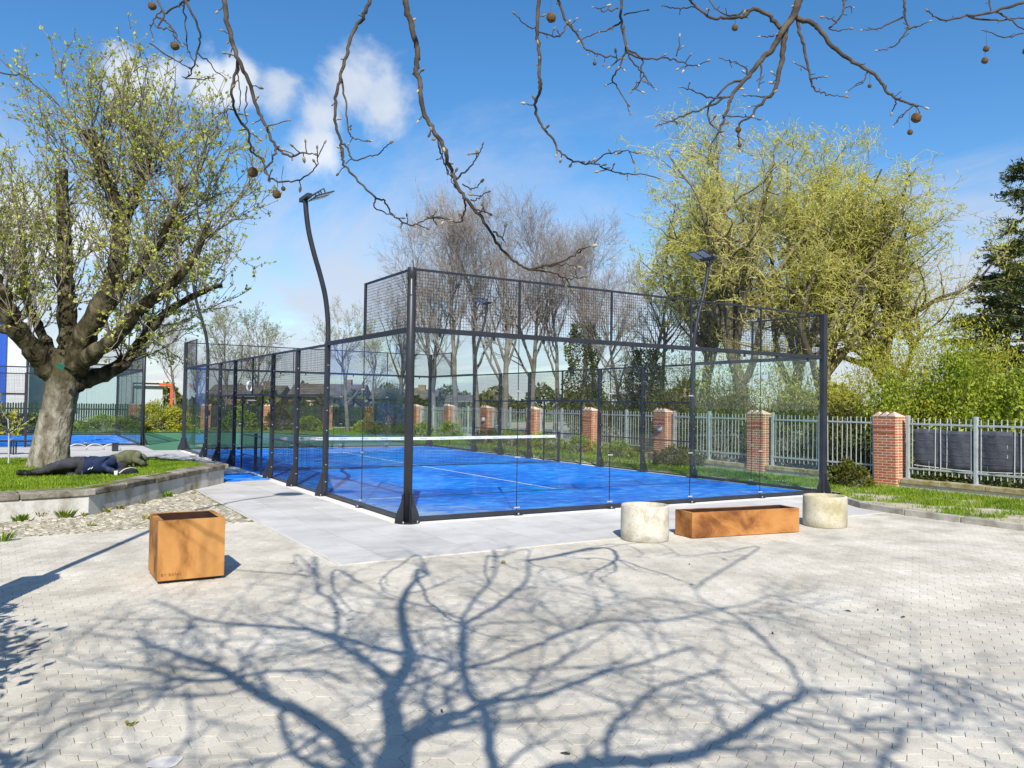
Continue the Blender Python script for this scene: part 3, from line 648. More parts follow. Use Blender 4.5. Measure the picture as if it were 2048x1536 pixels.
# ------------------------------------------------------------------ planters
def box_planter(name, label, loc, rz, wd, dp, h, m, rim, z0=.03):
    t = empty(name, loc, rz); tag(t, label, 'planter')
    mb = MB(); a, b = wd / 2, dp / 2; th = .004
    mb.box(-a, a, -b, -b + th, z0, h).box(-a, a, b - th, b, z0, h).box(-a, -a + th, -b + th, b - th, z0, h).box(a - th, a, -b + th, b - th, z0, h)
    mb.build('body', m, t, bevel=.003)
    mb = MB(); mb.box(-a + .001, a - .001, -b + .001, -b + rim, h - .004, h + .001).box(-a + .001, a - .001, b - rim, b - .001, h - .004, h + .001).box(-a + .001, -a + rim, -b + rim, b - rim, h - .004, h + .001).box(a - rim, a - .001, -b + rim, b - rim, h - .004, h + .001)
    mb.box(-a + rim - .004, a - rim + .004, -b + rim - .004, -b + rim, h - .04, h).box(-a + rim - .004, a - rim + .004, b - rim, b - rim + .004, h - .04, h).box(-a + rim - .004, -a + rim, -b + rim, b - rim, h - .04, h).box(a - rim, a - rim + .004, -b + rim, b - rim, h - .04, h)
    mb.build('rim', m, t)
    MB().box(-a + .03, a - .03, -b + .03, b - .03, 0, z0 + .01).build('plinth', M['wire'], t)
    MB().box(-a + .01, a - .01, -b + .01, b - .01, h - .16, h - .15).build('inner_floor', M['insidedark'], t)
    k = rim - .002; MB().box(-a + k, a - k, -b + k, -b + k + .003, h - .15, h - .041).box(-a + k, a - k, b - k - .003, b - k, h - .15, h - .003).box(-a + k, -a + k + .003, -b + k + .003, b - k - .003, h - .15, h - .003).box(a - k - .003, a - k, -b + k + .003, b - k - .003, h - .15, h - .003).build('dark_inner_sheets', M['insidedark'], t)  # thin sheets added so the inside of the planter stays near black
    return t
PA = box_planter('corten_planter', 'tall square rust coloured steel planter standing alone on the left', (-3.66, -2.42, 0), 0, .648, .655, .635, M['rust'], .055)
def text(body, size, loc, rot, m, parent, name='lettering'):
    cu = bpy.data.curves.new('txt', 'FONT'); cu.body = body; cu.size = size; cu.extrude = .0006; cu.space_character = 1.15
    tmp = bpy.data.objects.new('txt', cu); COL.objects.link(tmp); bpy.context.view_layer.update()
    me = bpy.data.meshes.new_from_object(tmp.evaluated_get(bpy.context.evaluated_depsgraph_get())); bpy.data.objects.remove(tmp)
    o = ob(name, me, m, parent, loc); o.rotation_euler = rot; return o
M['stamp'] = mat('dark stamped rust', [(.10, .05, .02), (.16, .08, .03)], 30, rough=.8)
text('BY BANG', .042, (-.29, -.3282, .075), (R(90), 0, 0), M['stamp'], PA)
# looped strap emblem low on the left face
mb = MB(); a = np.linspace(0, 2 * np.pi, 22)
mb.tube(np.c_[np.full(22, -.3255), -.14 + .020 * np.cos(a) * (1 + .3 * np.sin(a)), .175 + .085 * np.sin(a)], .004, 6, cap=False)
mb.tube([(-.3255, -.152, .11), (-.3255, -.142, .20), (-.3255, -.134, .245), (-.3255, -.128, .20), (-.3255, -.124, .11)], .0035, 6)
mb.build('emblem', M['stamp'], PA)
box_planter('corten_planter', 'long low rust coloured steel planter between two round concrete planters', (3.985, -3.085, 0), R(-8.6), 1.96, .42, .365, M['rust2'], .05, .006)
def round_planter(loc, label, m):
    t = empty('round_planter', loc, random.uniform(0, 6)); tag(t, label, 'planter', 'round exposed aggregate planters')
    r = .335
    prof = [(r - .012, 0), (r, .012), (r + .004, .15), (r + .003, .35), (r, .475), (r - .006, .487), (r - .04, .490), (r - .046, .482), (r - .05, .40), (r - .05, .30), (0, .30)]
    MB().lathe(prof, 56).build('shell', m, t, smooth=True)
    MB().lathe([(0, .31), (.27, .305), (.283, .30)], 24).build('soil', M['soil'], t)
    return t
round_planter((2.35, -2.86, 0), 'pale round concrete planter at the left end of the long steel planter', M['aggregate'])
round_planter((5.87, -3.18, 0), 'yellowish round concrete planter at the right end of the long steel planter', M['aggregate_y'])
# ------------------------------------------------------------------ raised bed on the left
bed = empty('raised_bed', (0, 0, 0)); tag(bed, 'low rendered wall with worn stone coping round the grass under the big tree', 'wall')
BZ = .40
for (x0, y0), (x1, y1), long_ in zip(WALL[:-2], WALL[1:-1], (1, 1, 1, 0, 0, 0, 1)):
    d = norm(np.array([x1 - x0, y1 - y0])); nrm = np.array([d[1], -d[0]]); L = math.hypot(x1 - x0, y1 - y0); a = math.atan2(d[1], d[0])
    # local frame: x along the wall, -y outside
    MB().box(-.0, L + (.0), .0, .30, -.03, BZ - .10).build('wall_panel', M['plaster'], bed, loc=(x0, y0, 0), rz=a)
    n = max(1, round(L / 1.05))
    for i in range(n):
        e0, e1 = L * i / n, L * (i + 1) / n
        mb = MB(); j = lambda s=.006: random.gauss(0, s)
        V = [(e0 + .006, -.028 + j(), BZ - .10), (e1 - .006, -.028 + j(), BZ - .10), (e1 - .006, .34 + j(), BZ - .10), (e0 + .006, .34 + j(), BZ - .10),
             (e0 + .006, -.028 + j(), BZ + .0 + j()), (e1 - .006, -.028 + j(), BZ + j()), (e1 - .006, .34 + j(), BZ + .02 + j()), (e0 + .006, .34 + j(), BZ + .02 + j())]
        mb.add(V, BOXQ).build('coping_stone', M['coping'], bed, loc=(x0, y0, .003 * (i % 2)), rz=a, bevel=.018)
for x, y in WALL[1:7]:                                     # corner blocks of the coping
    MB().box(-.085, .085, -.085, .085, BZ - .104, BZ + .012).build('coping_corner', M['coping'], bed, loc=(x, y + .07, .004), rz=.4, bevel=.02)
BEDP = [(x, y + .15) if y < 5 else ((x - .28, y + .05) if y < 9 else (x - .1, y - .25)) for x, y in WALL]
gb = flat('bed_grass_soil', BEDP, BZ + .015, M['grassground'])
def blades(name, n, poly, z, h0, h1, m, parent=None, wd=.006, mask=None, seed=1, lean=.35, zf=None):
    rg_ = np.random.default_rng(seed); p = np.asarray(poly); lo, hi = p.min(0), p.max(0)
    x = rg_.uniform(lo[0], hi[0], n * 3); y = rg_.uniform(lo[1], hi[1], n * 3); k = inpoly(x, y, p)
    if mask is not None: k &= mask(x, y, rg_)
    x, y = x[k][:n], y[k][:n]; n = len(x); h = rg_.uniform(h0, h1, n) * rg_.uniform(.5, 1, n); a = rg_.uniform(0, 6.28, n); l = rg_.normal(0, lean, (n, 2))
    base = np.stack([x, y, np.full(n, z) if zf is None else zf(x, y)], -1); sv = np.stack([np.cos(a), np.sin(a), 0 * a], -1) * (wd * rg_.uniform(.6, 1.3, n))[:, None]
    tip = base + np.stack([l[:, 0] * h, l[:, 1] * h, h], -1); mid = base + np.stack([l[:, 0] * h * .3, l[:, 1] * h * .3, h * .55], -1)
    V = np.stack([base - sv, base + sv, mid + sv * .7, mid - sv * .7, tip], 1).reshape(-1, 3); o = np.arange(n)[:, None] * 5
    me = mesh_np(name, V, o + [0, 1, 2, 3], o + [3, 2, 4], var=np.concatenate([rg_.random(n)] * 2))
    ob_ = ob(name, me, m, parent); ob_['kind'] = 'stuff'; return ob_
bedvis = [(-7.2, 2.7), (-4.4, 3.2), (-1.65, 7.35), (-1.95, 8.9), (-2.6, 9.9), (-3.8, 10.6), (-7.5, 10.9)]
g = blades('lawn_grass', 60000, bedvis, BZ + .012, .02, .075, M['grass'], wd=.007, seed=3); tag(g, 'short bright green grass in the raised bed', 'grass')
def clump(x, y, r, rg_): return x
def patchy(x, y, rg_):
    v = np.sin(x * 3.1 + 1) * np.cos(y * 2.7) + np.sin(x * 7.3 + y * 4.1) * .6 + np.sin(y * 9 - x * 2) * .4
    t = (x - 8.4) / 4.4                                      # thicker towards the fence, bare by the kerb
    return v + t * 2.2 - .7 + rg_.normal(0, .35, x.shape) > 0.25
verge = [(8.5, -2.2), (9.3, -1.0), (10.4, -.2), (10.35, 8), (12.7, 8), (12.6, -9), (8.65, -8)]
g = blades('verge_grass', 42000, verge, .02, .03, .15, M['grass'], wd=.008, mask=patchy, seed=5); tag(g, 'tufty grass growing in sandy soil below the railings', 'grass')
g = blades('verge_grass', 30000, [(10.4, 8), (12.9, 8), (13.4, 38), (-3, 39.5), (-3, 37), (10.4, 37)], .02, .05, .22, M['grass'], wd=.012, seed=6); tag(g, 'grass strip between the near court and the far fence', 'grass')
flat('far_lawn', [(10.3, 20.3), (13.4, 20.3), (14, 41), (-30, 41), (-30, 36.8), (7, 36.8), (10.3, 28)], .028, M['grassground'])

def weed(x, y, r, n, h, m, label, seed, z=0.0):
    rg_ = np.random.default_rng(seed); a = rg_.uniform(0, 6.28, n); rr = r * np.sqrt(rg_.random(n)); hh = h * rg_.uniform(.35, 1, n)
    base = np.stack([x + np.cos(a) * rr * .6, y + np.sin(a) * rr * .5, np.full(n, z)], -1); out = np.stack([np.cos(a), np.sin(a), 0 * a], -1)
    tip = base + out * (hh * .8)[:, None] + np.stack([0 * a, 0 * a, hh], -1); sv = np.stack([-np.sin(a), np.cos(a), 0 * a], -1) * .010
    mid = base * .5 + tip * .5 + np.stack([0 * a, 0 * a, hh * .15], -1)
    V = np.stack([base - sv * .5, base + sv * .5, mid + sv, mid - sv, tip], 1).reshape(-1, 3); o = np.arange(n)[:, None] * 5
    e = ob('weed_tuft', mesh_np('weed_tuft', V, o + [0, 1, 2, 3], o + [3, 2, 4], var=np.concatenate([rg_.random(n)] * 2)), m)
    tag(e, label, 'weed', 'weeds along the raised bed wall'); return e
weed(*G(40, 1042)[:2], .16, 60, .13, M['grass'], 'low green weed at the foot of the wall, leftmost', 1)
weed(*G(80, 1036)[:2], .12, 50, .13, M['weed'], 'yellowish weed at the wall foot beside the dry stalks', 2)
weed(*G(98, 1032)[:2], .05, 26, .24, mat('dead stalks', [(.22, .13, .07), (.30, .20, .12)], 8, var=.2), 'upright dry brown stalks at the foot of the wall', 3)
weed(*G(130, 1034)[:2], .18, 110, .14, M['grass'], 'widest green weed at the foot of the left wall', 4)
weed(*G(170, 1032)[:2], .07, 25, .07, M['weed'], 'small weed at the corner of the wall', 5)
weed(*G(214, 1025)[:2], .07, 30, .08, M['leafY'], 'yellow flowering weed on the setts right of the wall corner', 6)
weed(*G(240, 1018)[:2], .08, 30, .08, M['weed'], 'small weed halfway along the angled wall', 7)
weed(*G(334, 994)[:2], .13, 70, .13, M['grass'], 'green weed on the setts near the far end of the wall', 8)
weed(*G(285, 1008)[:2], .09, 20, .09, M['weed'], 'thin weed on the setts above the square planter', 9)
weed(*G(388, 988)[:2], .08, 28, .06, M['weed'], 'flat weed at the setts edge by the slabs', 10)
weed(*G(182, 1052)[:2], .08, 24, .06, M['weed'], 'flat weed on the setts left of the square planter', 11)
weed(*G(292, 1040)[:2], .06, 26, .10, M['weed'], 'weed touching the left side of the square planter', 12)
weed(*G(8, 1082)[:2], .14, 50, .16, M['grass'], 'green weed on the paving at the left picture edge', 13)
weed(*G(262, 1450)[:2], .035, 16, .03, M['weed'], 'tiny grass sprout in a paving joint in the foreground', 14)
# litter on the paving
for i, (x, y, lab) in enumerate([(1007, 1126, 'small pale crumb of stone on the paving before the court'), (1702, 1224, 'small dark twig on the paving at right, largest'), (1757, 1222, 'small dark twig right of the largest one'), (1380, 1130, 'thin dark twig on the paving below the round planter'), (1547, 1269, 'dark leaf scrap in the branch shadow at right'), (885, 1426, 'dark leaf lying in the branch shadow in the foreground'), (1140, 1510, 'dark crumb on the paving at the bottom edge'), (1810, 1235, 'tiny twig scrap further right on the paving')]):
    p = G(x, y); a = random.uniform(0, 3); L = .03 if i == 0 else random.uniform(.03, .06)
    if i == 0:
        b = MB().lathe([(0, 0), (.022, .004), (.028, .016), (.018, .03), (0, .034)], 7).build('stone_crumb', M['yellowstone'], loc=tuple(p))
    else:
        b = MB().tube([(0, 0, .006), (L * .4, .006, .012), (L, .0, .006)], [.004, .007, .002], 5).build('twig_scrap', M['barkP'], loc=tuple(p), rz=a)
    tag(b, lab, 'litter', 'scraps lying on the paving')
# pale patch on the foreground paving
pp = G(330, 1526); aa = np.linspace(0, 2 * np.pi, 15)[:-1]
b = MB().prism([(pp[0] + .085 * math.cos(t) * (1 + .2 * math.sin(3 * t)), pp[1] + .07 * math.sin(t)) for t in aa], .0015, .004).build('paint_spot', M['mortar']); tag(b, 'pale round spot of spilt mortar on the paving in the foreground', 'spot')

# ------------------------------------------------------------------ brick pillars and railings on the right
FA = R(1.5); FD = np.array([math.sin(FA), math.cos(FA)]); FN = np.array([math.cos(FA), -math.sin(FA)])
FO = np.array([12.79, .60])                                # far front corner of the first pillar
bm_cache = {}
def brick_mesh(lx, ly, lz=.054):
    k = (lx, ly, lz)
    if k not in bm_cache:
        b = .004; x, y, z = lx / 2, ly / 2, lz / 2
        V = [(sx_ * (x - (b if ax_ != 0 else 0)), sy_ * (y - (b if ax_ != 1 else 0)), sz_ * (z - (b if ax_ != 2 else 0))) for ax_ in range(3) for sx_ in (-1, 1) for sy_ in (-1, 1) for sz_ in (-1, 1)]
        bmx = bmesh.new(); [bmx.verts.new(v) for v in V]; bmesh.ops.convex_hull(bmx, input=bmx.verts); bmesh.ops.dissolve_limit(bmx, angle_limit=.01, verts=bmx.verts, edges=bmx.edges)
        me = bpy.data.meshes.new('brick'); bmx.to_mesh(me); bmx.free(); me.materials.append(M['brick']); me.polygons.foreach_set('use_smooth', np.zeros(len(me.polygons), bool)); bm_cache[k] = me
    return bm_cache[k]
def courses(n):
    """brick boxes (cx, cy, cz, lx, ly) of a pillar .48 x .60, origin at its centre"""
    out = []; A, B = .24, .30; J = .012
    for c in range(n):
        z = .06 + c * .0667 + .027; pr = .012 if c in (n - 4, n - 6) else 0.0
        if c % 2 == 0:
            ys = [(-B, -B + .228), (-B + .24, -B + .468), (-B + .48, B)]
            xs = [(-A + .12, A - .12)]
        else:
            ys = [(-B, -B + .108), (-B + .12, -B + .348), (-B + .36, B - .012 + .012)]
            xs = [(-A + .12, 0 - .006), (.006, A - .12)]
        for sx_ in (-1, 1):
            for y0, y1 in ys: out.append((sx_ * (A - .054 + pr * (sx_ < 0)), (y0 + y1) / 2, z, .108, round(y1 - y0, 3)))
        for sy_ in (-1, 1):
            for x0, x1 in xs: out.append(((x0 + x1) / 2, sy_ * (B - .054), z, round(x1 - x0 - .0, 3), .108))
    return out
def pillar(pos, rz, label, fine, n=25):
    t = empty('brick_pillar', (pos[0], pos[1], random.uniform(-.03, .03)), rz + random.gauss(0, .02)); t.rotation_euler.x = random.gauss(0, .006); t.rotation_euler.y = random.gauss(0, .006); tag(t, label, 'pillar', 'brick pillars of the fence')
    H = .06 + n * .0667
    MB().box(-.2365, .2365, -.2965, .2965, .0, H).build('mortar_core', M['brickmortar'], t)
    MB().box(-.255, .255, -.315, .315, -.05, .055).build('footing', M['slab'], t, bevel=.01)
    if fine:
        for x, y, z, lx, ly in courses(n):
            o = bpy.data.objects.new('brick', brick_mesh(lx, ly)); o.location = (x, y, z); link(o, t)
    else:
        mb = MB()
        for x, y, z, lx, ly in courses(n): mb.box(x - lx / 2, x + lx / 2, y - ly / 2, y + ly / 2, z - .027, z + .027, var=random.random())
        o = mb.build('bricks', M['brick'], t); o['kind'] = 'stuff'
    # sloping top: falls to the back, crowned by a saw-tooth row of tiles
    for k in range(3):
        y0 = -.30 + k * .2
        V = [(-.245, y0, H), (-.245, y0 + .198, H), (-.245, y0 + .198, H + .015), (-.245, y0 + .03, H + .115), (.245, y0, H - .13), (.245, y0 + .198, H - .13), (.245, y0 + .198, H - .115), (.245, y0 + .03, H - .02)]
        MB().add(V, [(0, 1, 5, 4), (1, 2, 6, 5), (2, 3, 7, 6), (3, 0, 4, 7), (3, 2, 1, 0), (4, 5, 6, 7)]).build('cap_tile', M['brickmortar'], t)
        MB().add([(-.255, y0 + .205, H + .018), (-.255, y0 + .028, H + .124), (.26, y0 + .205, H - .112), (.26, y0 + .028, H - .011), (-.255, y0 + .205, H + .033), (-.255, y0 + .02, H + .142), (.26, y0 + .205, H - .097), (.26, y0 + .02, H + .007)],
                 [(0, 1, 3, 2), (4, 6, 7, 5), (0, 4, 5, 1), (2, 3, 7, 6), (0, 2, 6, 4), (1, 5, 7, 3)]).build('cap_tile', M['brick'], t)
    return t
ords = ['at the right end beside the grey tarpaulin', 'just left of the near right corner post of the court', 'carrying a round lamp, third from the right', 'fourth from the right seen through the court', 'fifth from the right seen through the court', 'with a grey lamp, sixth from the right', 'seventh from the right seen through the glass', 'eighth from the right by the dark yew']
PC = []
for k in range(-2, 9):
    c = FO + FD * (4.15 * k - .30) + FN * .24; PC.append(c)
    if k < -1: continue
    if k == -1: continue
    pillar(c, -FA, 'red brick pillar ' + ords[min(k, 7)] if k < 8 else 'last red brick pillar of the side fence by the yew', k <= 2)
PCd = {k: PC[k + 2] for k in range(-2, 9)}
bar_me = MB().tube([(0, 0, .37), (0, 0, 1.70)], .0125, 6).mesh('bar'); bar_me.materials.append(M['galv'])
def railing(k, label):
    a = PCd[k] - FD * .33; b = PCd[k - 1] + FD * .33; L = np.linalg.norm(a - b); d = (b - a) / L
    t = empty('steel_railing', (a[0], a[1], 0), math.atan2(d[1], d[0])); tag(t, label, 'railing', 'steel railings between the pillars')
    for x in (.12, L / 2, L - .12):
        MB().box(x - .038, x + .038, -.038, .038, .255, 1.76).build('post', M['galv'], t, bevel=.006)
        MB().box(x - .09, x + .09, -.075, .075, .246, .258).build('foot_plate', M['galv'], t)
    for x0, x1 in ((.158, L / 2 - .038), (L / 2 + .038, L - .158)):
        for z in (.50, 1.56): MB().box(x0, x1, -.02, .02, z - .022, z + .022).build('rail', M['galv'], t)
        n = round((x1 - x0) / .145)
        for i in range(n):
            o = bpy.data.objects.new('bar', bar_me); o.location = (x0 + (i + .5) * (x1 - x0) / n, 0, random.gauss(0, .006)); o.rotation_euler = (random.gauss(0, .004), random.gauss(0, .006), 0); link(o, t)
    return t
rl = ['galvanised railing right of the last pillar with grey tarpaulin', 'galvanised railing between the two rightmost brick pillars', 'galvanised railing between the second and third pillar from the right', 'galvanised railing between third and fourth pillar from the right', 'galvanised railing between fourth and fifth pillar from the right', 'galvanised railing between fifth and sixth pillar from the right', 'galvanised railing between sixth and seventh pillar from the right', 'galvanised railing between seventh and eighth pillar, by the yew']
for k in range(0, 8): railing(k, rl[k])
railing(8, 'farthest galvanised railing of the side fence behind the yew')
pl = empty('plinth_wall', (PCd[-1][0], PCd[-1][1], 0), math.pi / 2 - FA); tag(pl, 'low plinth with lichened stone coping under the railings', 'plinth')
for i in range(42):
    x0 = i * 1.0 - .2
    MB().box(x0 + .004, x0 + .996, -.16, .16, .13, .245 + random.gauss(0, .003)).build('coping_stone', M['yellowstone'], pl, bevel=.015)
MB().box(-.2, 41.8, -.12, .12, -.03, .128).build('base_wall', M['slab'], pl)
# wall lamps on two pillars
for k, r, lab in ((2, .11, 'round grey bulkhead lamp on the third pillar from the right'), (5, .12, 'grey dome lamp on the sixth pillar from the right')):
    c = PCd[k]; p = (c[0] - .25, c[1] + (-.02), 1.15)
    t = empty('wall_lamp', p, 0); tag(t, lab, 'lamp')
    o = MB().lathe([(0, .10), (.05, .095), (.085, .075), (.105, .04), (.11, 0), (0, 0)], 18).build('globe', M['lens'], t, smooth=True); o.rotation_euler = (0, -math.pi / 2, 0)
    o = MB().lathe([(.115, -.01), (.118, .02), (.108, .022)], 18).build('rim', M['galv'], t); o.rotation_euler = (0, -math.pi / 2, 0)
# grey tarpaulin woven through the bars
a = PCd[0] - FD * .62; ys = np.linspace(0, 7.4, 150); zs = np.linspace(0, 1, 9)
V = []
for yv in ys:
    for zv in zs:
        wv = -.030 * math.sin(yv * 2 * math.pi / .87 + .4) - .012
        fold = .006 * math.sin(yv * 23 + zv * 5) + .004 * math.sin(zv * 21)
        p = a - FD * yv + FN * (wv + fold)
        V.append((p[0], p[1], .60 + zv * .84 - .05 * abs(math.sin(yv * 1.2)) * (1 - zv) + .015 * math.sin(yv * 4.3) * zv))
n9 = len(zs); q = [(i * n9 + j, (i + 1) * n9 + j, (i + 1) * n9 + j + 1, i * n9 + j + 1) for i in range(len(ys) - 1) for j in range(n9 - 1)]
tp = empty('tarpaulin', (a[0], a[1], .6)); tag(tp, 'dark grey tarpaulin woven between the railing bars on the right', 'tarpaulin')
o = MB().add(np.array(V) - [a[0], a[1], .6], q).build('sheet', M['tarp'], tp, smooth=True); m = o.modifiers.new('solid', 'SOLIDIFY'); m.thickness = .003
m = MB()
for zv in np.linspace(.12, .76, 5):
    P = [(v[0] - a[0] - .008 * FN[0], v[1] - a[1], zv + .006 * math.sin(i)) for i, v in enumerate(V[::n9])]
    m.tube(np.array(P), .003, 4, cap=False)
m.build('crease', mat('tarp crease', [(.13, .14, .17)], rough=.5), tp)['kind'] = 'stuff'
P = [(v[0] - a[0], v[1] - a[1], v[2] - .6 - .012) for v in V[::n9]]
MB().tube(np.array(P), .007, 5).build('hem_cord', M['white'], tp)

# ------------------------------------------------------------------ fence and buildings at the far end
FY = 41.0; FZ = .18
fp = [(-15.6 + 4.05 * i) for i in range(8)]
M['board'] = mat('dark green board', [(.022, .040, .030), (.045, .070, .052)], 3, 6, .85, .3, 30, .2, ovar=.3)
M['boardgrey'] = mat('weathered board', [(.05, .055, .05), (.10, .105, .095)], 3, 6, .85, .3, 30, .2, ovar=.3)
flab = ['far left brick pillar behind the left court', 'brick pillar behind the left court, second from left', 'brick pillar behind the trunk of the big tree', 'brick pillar between big tree and left court corner post', 'far brick pillar beside the left court corner post', 'far brick pillar with a lamp at the end of the court', 'far brick pillar seen through the court door', 'far brick pillar seen through the first glass pane']
fp = [-15.4, -11.4, -7.4, -3.4, .6, 4.65, 8.5, 12.5]
for x, lab in zip(fp, flab):
    pillar((x, FY), math.pi / 2, lab, False, 22)
t = empty('wall_lamp', (4.75, FY - .33, 1.15)); tag(t, 'small dark lamp on the far brick pillar at the court end', 'lamp')
o = MB().lathe([(0, .10), (.08, .085), (.12, .04), (.12, 0), (0, 0)], 12).build('globe', M['metal'], t); o.rotation_euler = (math.pi / 2, 0, 0)
MB().box(-.13, .13, -.02, .02, -.02, .0).build('bracket', M['metal'], t)
fl2 = ['dark picket fence far left behind the left court', 'dark picket fence behind the left court mesh', 'dark picket fence just left of the big tree trunk', 'dark picket fence behind the big tree trunk', 'dark picket fence behind the yellow green shrubs', 'dark picket fence seen through the court side mesh', 'dark picket fence behind the court door', 'dark picket fence right of the thin tree and beside the yew']
bme = MB().add([(-.045, -.012, 0), (.045, -.012, 0), (.045, .012, 0), (-.045, .012, 0), (-.045, -.012, 1.36), (.045, -.012, 1.36), (.045, .012, 1.36), (-.045, .012, 1.36), (0, -.012, 1.40), (0, .012, 1.40)], [(0, 3, 2, 1), (0, 1, 5, 4), (1, 2, 6, 5), (2, 3, 7, 6), (3, 0, 4, 7), (4, 5, 9, 8) if False else (7, 4, 8, 9), (5, 6, 9, 8)], [(4, 5, 8), (6, 7, 9)]).mesh('board')
for i, lab in enumerate(fl2[:7] + ['dark picket fence at the corner behind the yew']):
    x0 = fp[i] + .3; x1 = (fp[i + 1] if i < 7 else 15.5) - .3
    t = empty('picket_fence', (x0, FY, FZ)); tag(t, lab, 'fence', 'dark picket fences at the far end')
    for z in (.35, 1.05): MB().box(0, x1 - x0, .014, .05, z - .04, z + .04).build('rail', M['board'], t)
    n = int((x1 - x0) / .125)
    me = bme.copy() if False else bme
    for k in range(n):
        o = bpy.data.objects.new('board', bme); o.location = ((k + .5) * (x1 - x0) / n, 0, random.gauss(0, .012)); link(o, t)
bme.materials.append(M['board'])
# industrial hall far left
def corrugated(name, col):
    m = bpy.data.materials.new(name); m.use_nodes = True; t = m.node_tree; nn = t.nodes; ll = t.links; b = nn['Principled BSDF']; b.inputs['Roughness'].default_value = .5
    co = nn.new('ShaderNodeTexCoord'); wv = nn.new('ShaderNodeTexWave'); wv.inputs['Scale'].default_value = 1.1; wv.bands_direction = 'X'; wv.wave_profile = 'SAW'; ll.new(co.outputs['Object'], wv.inputs['Vector'])
    no = nn.new('ShaderNodeTexNoise'); no.inputs['Scale'].default_value = .6; no.inputs['Detail'].default_value = 6; ll.new(co.outputs['Object'], no.inputs['Vector'])
    rp = nn.new('ShaderNodeValToRGB'); rp.color_ramp.elements[0].color = tuple(c * .88 for c in col) + (1,); rp.color_ramp.elements[1].color = (*col, 1); ll.new(no.outputs[0], rp.inputs[0]); ll.new(rp.outputs[0], b.inputs['Base Color'])
    bp = nn.new('ShaderNodeBump'); bp.inputs['Strength'].default_value = .5; bp.inputs['Distance'].default_value = .04; ll.new(wv.outputs[0], bp.inputs['Height']); ll.new(bp.outputs[0], b.inputs['Normal']); return m
M['sheet'] = corrugated('pale sheet cladding', (.50, .56, .60)); M['sheetw'] = corrugated('white sheet cladding', (.62, .64, .68)); M['sheetb'] = corrugated('blue sheet cladding', (.012, .085, .48))
def bpx(x, y, D): return W(x, y, D)
hall = empty('industrial_hall', (-20, 62, 0)); tag(hall, 'pale corrugated metal hall behind the left court', 'building')
xr = bpx(352, 800, 62)[0]
xm_ = bpx(280, 800, 62)[0]; MB().box(xm_ + 20, xr + 20, 0, 14, 0, 3.05).build('annex_wall', M['sheet'], hall); MB().box(-30, xm_ + 19.99, -.4, 14, 0, 4.7).build('wall', M['sheet'], hall); MB().box(-30, xm_ + 20.1, -.55, 14.2, 4.7, 4.85).build('roof_edge', M['sheetw'], hall)
MB().box(xm_ + 20, xr + 20.1, -.25, -.004, 3.05, 3.25).build('gutter', M['wire'], hall)
MB().add([(xm_ + 20.1, -.3, 3.1), (xr + 20.2, -.3, 3.1), (xr + 20.2, 14, 3.35), (xm_ + 20.1, 14, 3.35), (xm_ + 20.1, -.3, 3.0), (xr + 20.2, -.3, 3.0), (xr + 20.2, 14, 3.0), (xm_ + 20.1, 14, 3.0)], [(0, 1, 2, 3), (0, 4, 5, 1), (1, 5, 6, 2), (2, 6, 7, 3), (3, 7, 4, 0)]).build('roof', M['sheetw'], hall)
M['orange'] = mat('orange pipe', [(.62, .10, .03), (.72, .14, .05)], 4, rough=.5)
op = empty('orange_frame', (xr + .1, 61.0, 0)); tag(op, 'orange pipe frame at the end of the pale hall', 'frame')
MB().bar((-.5, 0, 3.12), (.55, 0, 3.12), .2, .22).build('beam', M['orange'], op); MB().bar((.45, 0, 0), (.45, 0, 3.0), .22, .22).build('post', M['orange'], op)
hb = empty('blue_hall', (-21, 55, 0)); tag(hb, 'tall blue and white clad hall at the left picture edge', 'building')
x1 = bpx(16, 760, 66)[0]; x2 = bpx(50, 760, 66)[0]
MB().box(-14, x1 + 21, 0, 9, 0, 7.2).build('blue_wall', M['sheetb'], hb); MB().box(x1 + 21.01, x2 + 21.2, .1, 9, 0, 6.6).build('white_wall', M['sheetw'], hb)
MB().box(-14, x2 + 21.3, -.1, 9.2, 7.2, 7.4).build('roof_edge', M['sheetw'], hb)
